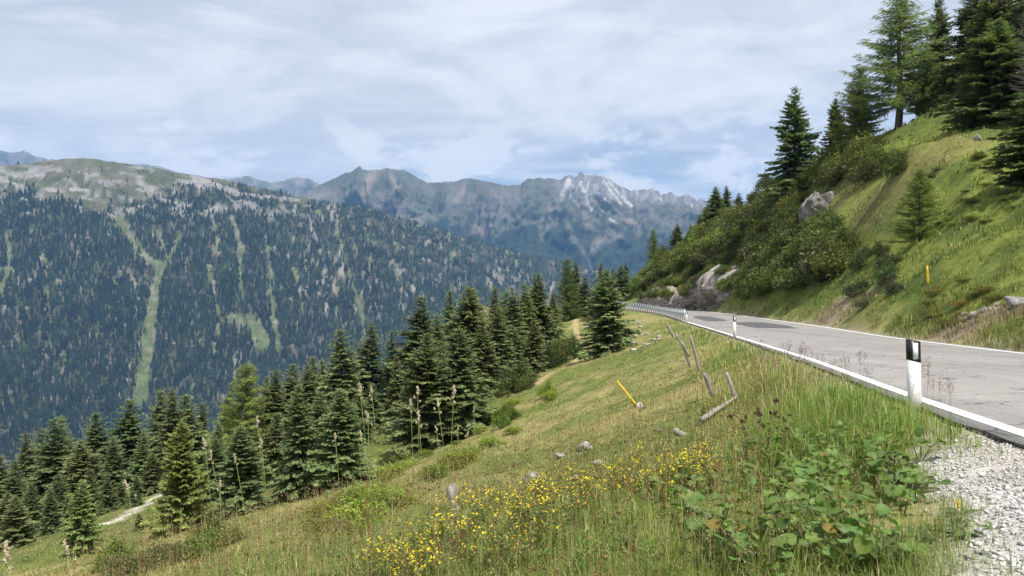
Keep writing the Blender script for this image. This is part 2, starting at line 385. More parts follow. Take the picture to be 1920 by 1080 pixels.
def zterr(x, y, fine=True):
    x = np.asarray(x, float).ravel(); y = np.asarray(y, float).ravel()
    xc = np.clip(x, XMIN, XMAX); yc = np.clip(y, YMIN, YMAX); z = np.empty(len(x)); n = len(cp)
    for a in range(0, len(x), 20000):
        d = np.sqrt((xc[a:a+20000, None] - cp[None, :, 0])**2 + (yc[a:a+20000, None] - cp[None, :, 1])**2 + C0 * C0)
        z[a:a+20000] = -d @ RW[:n] + RW[n] + RW[n+1] * xc[a:a+20000] + RW[n+2] * yc[a:a+20000]
    dl, dr, zr = road_query(xc, yc)
    out = np.maximum(np.maximum(dl, dr), 0)
    if fine:
        amp = sstep(out, 0.3, 4.0)
        right = sstep(dr, 0.5, 6)
        z = z + amp * ((fbm(xc * 0.35, yc * 0.35, 4, 3) - 0.5) * (0.55 + 0.9 * right) + (fbm(xc * 1.6, yc * 1.6, 3, 9) - 0.5) * 0.22)
        z = z + right * amp * (ridged(xc * 0.11, yc * 0.11, 4, 21) - 0.6) * 1.6
    near = road_near(xc, yc)
    inside = (dl < 0) & (dr < 0)
    k = np.maximum(sstep(np.where(inside, 0, out), 0.0, 1.1), sstep(near, 9.0, 11.0))
    sunk = 0.28 * sstep(np.minimum(-dl, -dr), 0.05, 0.45)
    z = (zr - 0.045 - sunk) * (1 - k) + z * k
    z = z - 0.55 * np.maximum(XMIN - x, 0) + 0.30 * np.maximum(x - XMAX, 0) - 0.45 * np.maximum(y - YMAX, 0)
    return z
def zat(x, y): return float(zterr([x], [y])[0])

def poly_dist(x, y, pts):
    """distance to a polyline, and position along it 0..1"""
    x = np.asarray(x, float); y = np.asarray(y, float); best = np.full(x.shape, 1e9); tt = np.zeros(x.shape); p = np.asarray(pts, float)
    for i in range(len(p) - 1):
        ax, ay = p[i, :2]; bx, by = p[i+1, :2]; L2 = (bx-ax)**2 + (by-ay)**2 + 1e-9
        t = np.clip(((x-ax)*(bx-ax) + (y-ay)*(by-ay)) / L2, 0, 1); d = np.hypot(x - ax - t*(bx-ax), y - ay - t*(by-ay))
        m = d < best; best = np.where(m, d, best); tt = np.where(m, (i + t) / (len(p) - 1), tt)
    return best, tt
PATH1 = [P(1078,598,96)[:2], P(1085,640,72)[:2], P(1088,662,63)[:2], P(1060,690,52)[:2], P(1010,722,45)[:2], P(925,735,56)[:2]]
PATH2 = [P(300,925,46)[:2], P(245,957,40)[:2], P(196,988,35)[:2]]
def gravel_w(x, y):
    b = 1.82 + 0.60 * (y - 3.3) + (fbm(x * 1.3, y * 1.3, 3, 51) - 0.5) * 0.9
    dl, dr, _ = road_query(x, y)
    return sstep(x - b + (fbm(x * 5, y * 5, 3, 53) - 0.5) * 0.5, -0.25, 0.30) * sstep(dl, -0.3, 0.0) * (1 - sstep(y, 7.4, 8.8))
def ground_col(x, y):
    x = np.asarray(x, float); y = np.asarray(y, float); dl, dr, _ = road_query(x, y)
    n1 = fbm(x * 0.12, y * 0.12, 4, 31); n2 = fbm(x * 0.7, y * 0.7, 4, 37); n3 = fbm(x * 0.3, y * 0.3, 3, 77)
    dry = np.array([0.235, 0.212, 0.085]); grn = np.array([0.125, 0.150, 0.040]); drk = np.array([0.075, 0.098, 0.028]); soil = np.array([0.26, 0.205, 0.14])
    c = mixc(dry, grn, np.clip(sstep(n1 * 0.5 + n2 * 0.6, 0.40, 0.66), 0, 1))
    # lower on the slope the sward is greener with dwarf shrubs
    low = sstep(dl, 9, 20) * sstep(y, 22, 34)
    c = c * (1 - 0.75 * low[:, None]) + mixc(grn * 0.85, drk, sstep(n3, 0.45, 0.65)) * (0.75 * low)[:, None]
    rgt = sstep(dr, 0.2, 2.5)
    mead = mixc(np.array([0.150, 0.178, 0.038]), np.array([0.085, 0.118, 0.028]), sstep(n2 * 0.6 + n3 * 0.4, 0.42, 0.62))
    mead = mixc(mead, np.array([0.19, 0.16, 0.07]), sstep(n1, 0.55, 0.7) * 0.5)
    c = c * (1 - rgt[:, None]) + mead * rgt[:, None]
    d1, _ = poly_dist(x, y, PATH1); d2, _ = poly_dist(x, y, PATH2)
    c = mixc(c, np.array([0.36, 0.28, 0.16]), (1 - sstep(d1, 0.15, 0.5)) * 0.9)
    c = mixc(c, np.array([0.50, 0.46, 0.38]), (1 - sstep(d2, 0.18, 0.42)))
    # bare earth on the cut bank
    e = P(1850, 590, 28); c = mixc(c, soil * 0.8, sstep(0.65 - np.hypot((x - e[0]) / 4.0, (y - e[1]) / 5.0) + (n2 - 0.5) * 1.2, 0, 0.25))
    e = P(1570, 575, 48); c = mixc(c, soil, sstep(0.65 - np.hypot((x - e[0]) / 3.0, (y - e[1]) / 5.0) + (n2 - 0.5) * 1.2, 0, 0.25) * 0.8)
    c = mixc(c, np.array([0.44, 0.43, 0.405]), gravel_w(x, y))
    c = mixc(c, np.array([0.30, 0.26, 0.20]), (1 - sstep(np.maximum(dl, dr), 0.15, 0.7)) * 0.6)
    return c
def axis_pts(lo, hi, c, d0, g, cap):
    a = [c]; d = d0
    while a[-1] < hi: a.append(a[-1] + d); d = min(d * g, cap)
    b = [c]; d = d0
    while b[-1] > lo: b.append(b[-1] - d); d = min(d * g, cap)
    return np.array(sorted(set(b[1:] + a)))
gx = axis_pts(XMIN, XMAX, 3.0, 0.16, 1.018, 1.0); gy = axis_pts(YMIN, YMAX, 6.0, 0.18, 1.012, 1.0)
gx = np.r_[XMIN - 900, XMIN - 400, XMIN - 150, XMIN - 50, gx, XMAX + 20, XMAX + 60, XMAX + 140]; gy = np.r_[YMIN - 60, YMIN - 20, gy, YMAX + 40, YMAX + 120, YMAX + 300, YMAX + 700]
GX, GY = np.meshgrid(gx, gy); gxf, gyf = GX.ravel(), GY.ravel()
gz = zterr(gxf, gyf)
def grid_quads(nx, ny):
    i, j = np.meshgrid(np.arange(ny - 1), np.arange(nx - 1), indexing='ij'); a = i * nx + j
    return np.stack([a, a + 1, a + nx + 1, a + nx], -1).reshape(-1, 4)
me = make_mesh('hillside', np.stack([gxf, gyf, gz], 1), grid_quads(len(gx), len(gy)), None, ground_col(np.clip(gxf, XMIN, XMAX), np.clip(gyf, YMIN, YMAX)), True)
hill = kind(part('hillside_ground', me, M['ground'], None), 'structure'); hill['label'] = 'grassy mountainside falling away left of the road and rising on its right'

# ------------------------------------------------------------------ road surface, broken edge, markings, repairs
nc = 15
wob = (fbm(ALONG * 1.3, ALONG * 0 + 2, 4, 5) - 0.5) * 0.28 + (fbm(ALONG * 7.0, ALONG * 0, 2, 8) - 0.5) * 0.08
OLw = OL - side * wob[:, None]
rows = []
for k in range(nc):
    t = k / (nc - 1); p = OLw * (1 - t) + OR * t; p[:, 2] += 0.05 * math.sin(math.pi * t); rows.append(p)
low_l = OLw + side * 0.03; low_l[:, 2] -= 0.14; low_r = OR.copy(); low_r[:, 2] -= 0.14
rows = [low_l] + rows + [low_r]
V = np.stack(rows, 1).reshape(-1, 3)
road = kind(part('road', make_mesh('road', V, grid_quads(nc + 2, NS), None, None, False), M['asphalt'], None), 'structure')
road.data.materials.append(M['edge'])
mi = np.zeros(len(road.data.polygons), np.int32); mi[0::nc + 1] = 1; road.data.polygons.foreach_set('material_index', mi)
road['label'] = 'grey asphalt mountain road curving away to the left'
def road_z(t): return 0.05 * np.sin(math.pi * np.asarray(t))
def strip(a0, off, width, s0, s1, lift=0.006, jag=0.0):
    m = (ALONG >= s0) & (ALONG <= s1); base = (EL if a0 == 'L' else ER)[m]; sd = side[m] * (1 if a0 == 'L' else -1)
    wtot = np.linalg.norm((OR - OLw)[m], axis=1)
    def at(o):
        p = base + sd * o; dist = PAVE + o + (0 if a0 == 'L' else 0.15); t = dist / wtot
        if a0 == 'L': p[:, 2] = OL[m][:, 2] * (1 - t) + OR[m][:, 2] * t + road_z(t) + lift
        else: p[:, 2] = OR[m][:, 2] * (1 - t) + OL[m][:, 2] * t + road_z(t) + lift
        return p
    V = np.stack([at(off - width / 2), at(off + width / 2)], 1).reshape(-1, 3)
    return make_mesh('edge_line', V, grid_quads(2, int(m.sum())))
part('edge_line', strip('L', 0.0, 0.15, 0, 175), M['line'], road)
part('edge_line', strip('R', 0.0, 0.15, 0, 175), M['line'], road)
def patch_mesh(cx, cy, L, Wd, seed, lift):
    i = np.argmin(np.hypot(EL[:, 0] - cx, EL[:, 1] - cy) ); T = np.gradient(EL, axis=0)[:, :2]; T /= np.linalg.norm(T, axis=1)[:, None]
    an = np.linspace(0, 2 * np.pi, 40, endpoint=False); r = 1 + 0.25 * (fbm(np.cos(an) * 2 + 5, np.sin(an) * 2 + 5, 3, seed) - 0.5)
    sq = np.sign(np.cos(an)) * np.abs(np.cos(an))**0.6, np.sign(np.sin(an)) * np.abs(np.sin(an))**0.6
    Tn = T[i]; Sn = side[i][:2]
    xy = np.array([cx, cy]) + (sq[0] * r * L / 2)[:, None] * Tn + (sq[1] * r * Wd / 2)[:, None] * Sn
    xy = np.vstack([xy, [[cx, cy]]])
    out = []
    for q in xy:
        j = np.argmin(np.abs((EL[:, :2] - q) @ Tn)); t = np.dot(q - OLw[j, :2], (OR - OLw)[j, :2]) / np.dot((OR - OLw)[j, :2], (OR - OLw)[j, :2])
        out.append([q[0], q[1], OLw[j, 2] * (1 - t) + OR[j, 2] * t + road_z(t) + lift])
    k = np.arange(40)
    return make_mesh('asphalt_patch', out, None, np.stack([k, (k + 1) % 40, np.full(40, 40)], -1))
part('asphalt_patch', patch_mesh(16.6, 50, 14, 2.6, 3, 0.012), M['patch'], road, label='dark patch of fresh asphalt')
part('asphalt_patch', patch_mesh(18.4, 70, 16, 1.8, 9, 0.012), M['patch'], road, label='farther dark streak of fresh asphalt')

# ------------------------------------------------------------------ opposite mountainside with its forest
def px_of(V): return 960 + V[:, 0] / V[:, 1] * F, 540 - V[:, 2] / V[:, 1] * F
sk = np.array([(-1500,330),(-900,300),(-400,318),(-150,325),(0,310),(60,303),(110,297),(175,294),(230,305),(330,320),(400,332),(480,350),(560,368),(600,378),(640,383),(690,388),
               (760,410),(860,440),(960,470),(1040,487),(1110,505),(1180,530),(1300,575),(1500,640),(1900,740)], float)
nu, ntt = 620, 230
u = np.linspace(-1400, 1850, nu); tb = np.linspace(-0.35, 1.0, ntt)
skyy = np.interp(u, sk[:, 0], sk[:, 1]) + (fbm(u / 25, u * 0, 4, 61) - 0.5) * 7
Dr = np.interp(u, [-1400, -400, 200, 700, 1150, 1850], [2300, 2500, 2850, 3250, 3900, 4700]); Db = np.interp(u, [-1400, 0, 700, 1150, 1850], [1150, 1350, 1750, 2500, 3300])
U, T = np.meshgrid(u, tb); uf, tf = U.ravel(), T.ravel()
DR = np.tile(Dr, ntt); DB = np.tile(Db, ntt); ZR = np.tile((540 - skyy) / F * Dr, ntt)
tp = np.clip(tf, 0, 1)
Yr = DR + (DB - DR) * tp + np.where(tf < 0, -tf * 2600, 0)
shape = np.sin(np.pi * np.clip(tp, 0, 1)) ** 0.7
Zr = ZR + (-680 - ZR) * (0.90 * tp + 0.10 * tp**2) + np.where(tf < 0, tf * 1500, 0)
sfac = sstep(tp, 0.0, 0.10)
gw = uf / 46 + (fbm(uf / 160, tf * 3, 3, 71) - 0.5) * 2.2
gul = ridged(gw, tf * 1.6, 4, 73)
disp = (gul - 0.62) * 55 + (fbm(uf / 90, tf * 5, 4, 79) - 0.5) * 130 + (fbm(uf / 14, tf * 28, 3, 83) - 0.5) * 34
cl = sstep(fbm(uf / 70, tf * 26 + uf / 160, 4, 87), 0.50, 0.60)        # rock steps
Yr = Yr - disp * sfac * 0.6; Zr = Zr + disp * sfac * 0.45 + (cl - 0.5) * 26 * sfac
Xr = (uf - 960) / F * (DR + (DB - DR) * tp)
RV = np.stack([Xr, Yr, Zr], 1); rpx, rpy = px_of(RV)
TR = [([(222,408),(240,438),(262,468),(285,492),(298,500)], 14, 7), ([(292,430),(305,465),(312,488)], 6, 4), ([(338,440),(330,462),(316,485),(302,502)], 7, 5),
      ([(300,496),(292,540),(284,590),(277,640),(270,690),(262,745)], 11, 20), ([(398,408),(408,455),(392,500),(400,545),(412,600),(404,660)], 6, 4), ([(436,408),(452,470),(450,520),(456,565)], 6, 5),
      ([(500,455),(508,510),(510,580),(522,650)], 5, 7), ([(632,440),(652,505),(668,550),(680,595),(684,650)], 3, 6), ([(748,455),(738,488),(752,535),(758,600)], 3, 5),
      ([(690,440),(694,510)], 2, 2), ([(14,440),(16,490),(10,530),(-6,560)], 6, 9), ([(82,470),(88,530),(90,575)], 4, 6), ([(60,655),(130,648),(190,622)], 2.5, 2.5), ([(430,600),(470,602),(490,640)], 16, 22),
      ([(555,500),(560,560),(558,620)], 2, 2), ([(845,470),(850,520),(842,560)], 2, 3)]
track = np.zeros(len(RV))
wobp = (fbm(rpx / 9, rpy / 9, 3, 91) - 0.5) * 9
for pts, w0, w1 in TR:
    d, t = poly_dist(rpx + wobp * 0.5, rpy, pts); wdt = (w0 + (w1 - w0) * t) * 0.85
    track = np.maximum(track, 1 - sstep(d + wobp * 0.35, wdt * 0.75, wdt * 1.15))
cn = fbm(rpx / 4.6 + rpy * 0.02, rpy / 17, 4, 95); big = fbm(rpx / 120, rpy / 90, 3, 97)
upper = sstep(rpx, 480, 620) * (1 - sstep(rpy, 560, 640))
thr = 0.755 - 0.085 * sstep(big, 0.45, 0.65) - 0.065 * upper
clear = sstep(cn, thr - 0.015, thr + 0.02)
tl = np.interp(rpx, [-400, 0, 60, 130, 200, 260, 300, 340, 420, 500, 560, 640], [330, 344, 350, 380, 388, 385, 368, 338, 336, 350, 362, 360]) + (fbm(rpx / 30, rpy / 30, 3, 99) - 0.5) * 70
alp = 1 - sstep(rpy - tl, -6, 16)
rockn = fbm(rpx / 34, (rpy - rpx * 0.13) / 8, 4, 101)
rock = sstep(rockn, 0.525, 0.60) * (1 - sstep(rpy, 392, 425)) * sstep(rpy, 300, 322) * (1 - sstep(rpx, 520, 640))
colr = mixc(np.array([0.085, 0.092, 0.045]), np.array([0.13, 0.118, 0.078]), sstep(fbm(rpx / 40, rpy / 20, 4, 103), 0.4, 0.62))     # alpine turf
forest_floor = mixc(np.array([0.032, 0.042, 0.024]), np.array([0.11, 0.105, 0.075]), sstep(fbm(rpx / 10, rpy / 14, 3, 105), 0.46, 0.70) * 0.7)
colr = colr * alp[:, None] + forest_floor * (1 - alp)[:, None]
colr = mixc(colr, np.array([0.105, 0.13, 0.05]), track * 0.95)
colr = mixc(colr, np.array([0.2, 0.18, 0.145]), track * sstep(fbm(rpx / 9, rpy / 9, 3, 107), 0.54, 0.66) * 0.8)
colr = mixc(colr, mixc(np.array([0.22, 0.20, 0.165]), np.array([0.13, 0.135, 0.065]), sstep(fbm(rpx / 20, rpy / 20, 2, 109), 0.45, 0.6)), clear * (1 - alp) * (1 - track))
colr = mixc(colr, np.array([0.25, 0.24, 0.225]), rock * 0.85)
ridge_me = make_mesh('mountainside', RV, grid_quads(nu, ntt)[:, ::-1], None, colr, True)
ridge_o = kind(part('mountainside', ridge_me, M['ridge'], None), 'structure'); ridge_o['label'] = 'forested mountainside across the valley with grassy avalanche tracks'
# trees of that forest
TREES = 90000
fu = rng.uniform(0, nu - 1.001, TREES * 3); ft = rng.uniform((0.35 / 1.35 - 0.02) * (ntt - 1), ntt - 1.001, TREES * 3)
iu = fu.astype(int); it = ft.astype(int); a = it * nu + iu; au = (fu - iu)[:, None]; av = (ft - it)[:, None]
def bil(A):
    A = A if A.ndim == 2 else A[:, None]
    return (A[a] * (1 - au) + A[a + 1] * au) * (1 - av) + (A[a + nu] * (1 - au) + A[a + nu + 1] * au) * av
pos = bil(RV); fpx, fpy = px_of(pos)
dens = (1 - bil(track)[:, 0]) * (1 - 0.96 * bil(clear)[:, 0]) * (1 - 0.975 * bil(alp)[:, 0]) * (1 - 0.9 * bil(rock)[:, 0])
dens *= np.where(upper[a] > 0.3, 0.72, 1.0)
area_w = np.interp(fpx, [-1400, 0, 1200, 1850], [0.45, 0.8, 1.0, 1.0])
keep = (rng.random(len(pos)) < dens * area_w) & (fpx > -520) & (fpx < 1500) & (fpy < 1000)
pos = pos[keep][:TREES]; fpx, fpy = fpx[keep][:TREES], fpy[keep][:TREES]; n = len(pos)
hgt = rng.gamma(9, 1.95, n).clip(8, 33) * np.interp(fpy - np.interp(fpx, sk[:, 0], sk[:, 1]), [0, 60, 160], [0.62, 0.85, 1.0]); rad = hgt * rng.uniform(0.20, 0.29, n)
ks = 4; ang = np.arange(ks) / ks * 2 * np.pi
def ring(z0, r, ph): return np.stack([pos[:, None, 0] + (rad * r)[:, None] * np.cos(ang + ph[:, None]), pos[:, None, 1] + (rad * r)[:, None] * np.sin(ang + ph[:, None]),
                                    np.repeat((pos[:, 2] + hgt * z0)[:, None], ks, 1)], -1)
ph = rng.uniform(0, 6.28, n)
A1 = ring(0.0, 1.0, ph); A2 = ring(0.42, 0.62, ph + 0.6)
t1 = pos + np.stack([0 * hgt, 0 * hgt, hgt * 0.66], 1); t2 = pos + np.stack([rng.normal(0, 0.02, n) * hgt, 0 * hgt, hgt], 1)
FV = np.concatenate([A1, A2, t1[:, None], t2[:, None]], 1); per = 2 * ks + 2
k = np.arange(ks); k2 = (k + 1) % ks
tri = np.vstack([np.stack([k, k2, np.full(ks, 2*ks)], -1), np.stack([ks + k, ks + k2, np.full(ks, 2*ks + 1)], -1)])
FT = (tri[None] + (np.arange(n) * per)[:, None, None]).reshape(-1, 3)
tone = rng.uniform(0.65, 1.35, n)[:, None] * (0.45 + 1.2 * fbm(fpx / 25, fpy / 25, 3, 111))[:, None]
base_c = np.where((rng.random(n) < 0.05)[:, None], np.array([[0.10, 0.08, 0.065]]), np.where((rng.random(n) < 0.10)[:, None], np.array([[0.045, 0.06, 0.022]]), np.array([[0.014, 0.022, 0.013]]))) * tone
forest = kind(part('far_forest', make_mesh('far_forest', FV.reshape(-1, 3), None, FT, np.repeat(base_c, per, 0)), M['farforest'], None), 'stuff')
forest['label'] = 'dense conifer forest covering the mountainside across the valley'; forest['category'] = 'forest'

# ------------------------------------------------------------------ far ranges
def mountain(name, label, sk, D0, D1, zbot, nu, nt_, u0, u1, amp, colf, jag, seed, gsc):
    sk = np.array(sk, float); u = np.linspace(u0, u1, nu); tb = np.linspace(-0.3, 1, nt_)
    sy = np.interp(u, sk[:, 0], sk[:, 1]) + (ridged(u / 9, u * 0 + 1, 3, seed) - 0.6) * jag(u)
    U, T = np.meshgrid(u, tb); uf, tf = U.ravel(), T.ravel(); tp = np.clip(tf, 0, 1); ZR = np.tile((540 - sy) / F * D0, nt_)
    Y = D0 + (D1 - D0) * tp + np.where(tf < 0, -tf * 2600, 0)
    Z = ZR + (zbot - ZR) * (1.12 * tp - 0.12 * tp**2) + np.where(tf < 0, tf * 3000, 0)
    s = sstep(tp, 0, 0.14)
    wv = uf / gsc + (fbm(uf / 120, tf * 2.5, 3, seed + 3) - 0.5) * 2.6
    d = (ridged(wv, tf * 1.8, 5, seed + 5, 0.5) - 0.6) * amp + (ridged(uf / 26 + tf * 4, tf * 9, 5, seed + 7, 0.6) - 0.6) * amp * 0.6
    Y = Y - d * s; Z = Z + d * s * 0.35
    V = np.stack([(uf - 960) / F * (D0 + (D1 - D0) * tp), Y, Z], 1); x, y = px_of(V)
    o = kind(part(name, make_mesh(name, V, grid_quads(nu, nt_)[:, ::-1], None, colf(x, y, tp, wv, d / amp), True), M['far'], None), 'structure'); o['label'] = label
    return o
def far_col(x, y, tp, wv, d):
    g = mixc(np.array([0.092, 0.102, 0.068]), np.array([0.128, 0.125, 0.105]), sstep(fbm(x / 45, y / 22, 4, 121), 0.42, 0.62))
    pink = sstep(fbm(x / 30 + y / 60, y / 30, 4, 123), 0.60, 0.72)
    g = mixc(g, np.array([0.2, 0.165, 0.14]), pink * 0.4 * (1 - sstep(y, 450, 470)))
    for pts, w in [([(700,325),(690,345),(684,365)], 12), ([(735,330),(742,355)], 8), ([(900,425),(890,440)], 16), ([(925,415),(905,435)], 6), ([(870,355),(855,375)], 8), ([(1170,408),(1185,416)], 9)]:
        q, _ = poly_dist(x, y, pts); g = mixc(g, np.array([0.24, 0.19, 0.155]), (1 - sstep(q + (fbm(x / 6, y / 6, 3, 125) - 0.5) * 12, w * 0.5, w)) * 0.75)
    fl = np.interp(x, [500, 640, 760, 830, 900, 960, 1010, 1070, 1130, 1190, 1260, 1330, 1500], [440, 440, 432, 405, 445, 428, 415, 418, 420, 438, 440, 452, 455]) + (fbm(x / 16, y / 16, 4, 127) - 0.5) * 46
    fo = sstep(y - fl, -6, 8)
    for pts, w0, w1 in [([(1062,415),(1070,440),(1085,460),(1105,488),(1108,510)], 7, 3), ([(1150,440),(1122,455),(1112,475),(1107,492)], 18, 3), ([(1030,420),(1020,440)], 3, 3), ([(1013,425),(1016,450)], 6, 2), ([(945,430),(925,450)], 3, 2), ([(1215,440),(1240,452)], 4, 4)]:
        q, t = poly_dist(x, y, pts); w = w0 + (w1 - w0) * t; fo = fo * (sstep(q + (fbm(x / 5, y / 5, 2, 129) - 0.5) * 6, w * 0.6, w * 1.1))
    g = mixc(g, np.array([0.03, 0.042, 0.026]) , fo * (0.9 + 0.1 * sstep(fbm(x / 5, y / 8, 3, 131), 0.3, 0.5)))
    lime = sstep(x, 1030, 1062) * (1 - sstep(x, 1185, 1235)) * (1 - sstep(y - np.interp(x, [1040, 1090, 1130, 1180], [368, 372, 366, 368]) - (fbm(x / 9, y / 9, 3, 133) - 0.5) * 36, -4, 8))
    crest = sstep(x, 1190, 1205) * (1 - sstep(x, 1315, 1330)) * (1 - sstep(y - 376 - (x - 1200) * 0.05 - (fbm(x / 7, y / 7, 3, 135) - 0.5) * 22, -3, 6))
    lr = np.maximum(lime, crest * 0.9)
    g = mixc(g, mixc(np.array([0.14, 0.138, 0.142]), np.array([0.235, 0.23, 0.23]), sstep(fbm(x / 3.2, y / 16, 4, 137), 0.42, 0.62)), lr)
    for pts, w in [([(1066,338),(1062,352),(1056,364)], 7), ([(1090,340),(1083,352),(1078,362)], 3), ([(1088,348),(1100,362),(1101,375)], 5), ([(1103,340),(1099,360)], 3), ([(1133,340),(1150,365),(1165,382)], 3.2), ([(1142,342),(1160,362)], 2.2),
                   ([(1166,370),(1183,386)], 4.5), ([(1100,372),(1104,386),(1112,396),(1126,403)], 2.2), ([(1105,392),(1120,401)], 2), ([(1134,372),(1131,398)], 1.4), ([(1143,411),(1156,417)], 1.6), ([(1236,372),(1241,376)], 2), ([(1290,380),(1298,385)], 2.2), ([(1075,375),(1087,388)], 2)]:
        q, _ = poly_dist(x, y, pts); g = mixc(g, np.array([0.38, 0.37, 0.35]), 1 - sstep(q + (fbm(x / 3, y / 3, 2, 139) - 0.5) * 2.5, w * 0.45, w * 0.95))
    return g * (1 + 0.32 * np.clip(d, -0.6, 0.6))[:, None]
FAR = [(-1500,400),(300,430),(480,392),(560,366),(600,346),(640,326),(662,318),(672,311),(684,318),(705,316),(718,317),(727,313),(742,318),(757,317),(790,336),(800,341),(830,340),(850,340),(875,332),(890,334),(910,338),(940,346),
       (975,346),(984,335),(1000,333),(1030,332),(1050,335),(1067,325),(1075,331),(1087,322),(1096,327),(1105,326),(1130,331),(1145,338),(1160,349),(1195,358),(1205,352),(1214,358),(1225,354),(1240,362),(1255,359),(1272,368),(1290,364),(1308,374),(1360,372),(1450,380),(1600,395),(2600,430)]
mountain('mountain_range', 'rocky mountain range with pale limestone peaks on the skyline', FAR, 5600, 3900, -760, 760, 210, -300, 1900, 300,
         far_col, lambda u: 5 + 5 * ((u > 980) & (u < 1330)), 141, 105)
def blue_col(x, y, tp, wv, d): return mixc(np.array([0.12, 0.13, 0.10]), np.array([0.2, 0.18, 0.16]), sstep(fbm(x / 20, y / 15, 4, 151), 0.42, 0.6))
mountain('distant_mountains', 'blue distant mountains low on the skyline at left', [(-1200,280),(-300,272),(-120,290),(-40,281),(0,279),(20,283),(44,280),(62,288),(90,296),(150,302),(215,312),(242,306),(268,305),(300,310),(332,320),(395,332),(420,336),(440,331),(465,328),(490,336),(510,341),(545,333),(563,330),(580,334),(600,343),(660,360),(900,380),(1600,400)],
         7600, 6300, -600, 420, 90, -600, 1300, 420, blue_col, lambda u: 5 + 0 * u, 161, 55)
vx = np.linspace(-8900, 6100, 60); vy = np.linspace(-400, 9200, 60); VX, VY = np.meshgrid(vx, vy)
vz = -720 + (fbm(VX.ravel() / 1500, VY.ravel() / 1500, 3, 171) - 0.5) * 60
vfo = kind(part('valley_floor', make_mesh('valley_floor', np.stack([VX.ravel(), VY.ravel(), vz], 1), grid_quads(60, 60), None, np.array([0.06, 0.08, 0.035]), True), M['valley'], None), 'structure')
vfo['label'] = 'valley floor far below the mountainsides'

# ------------------------------------------------------------------ air
def haze_box():
    lo = np.array([-9000, -450, -800.0]); hi = np.array([6200, 9300, 1560.0])
    g = Geo(); g.box((lo + hi) / 2, hi - lo); me = g.mesh('haze')
    m = bpy.data.materials.new('haze'); m.use_nodes = True; nt = m.node_tree
    for n in list(nt.nodes): nt.nodes.remove(n)
    o = nt.nodes.new('ShaderNodeOutputMaterial'); v = nt.nodes.new('ShaderNodeVolumePrincipled')
    v.inputs['Color'].default_value = (0.25, 0.52, 1.0, 1); v.inputs['Density'].default_value = HAZE; v.inputs['Anisotropy'].default_value = 0.0
    nt.links.new(v.outputs[0], o.inputs['Volume'])
    return kind(part('haze', me, m, None), 'stuff')
HAZE = 0.000068
hz = haze_box(); hz['label'] = 'thin blue haze filling the mountain air'; hz['category'] = 'haze'

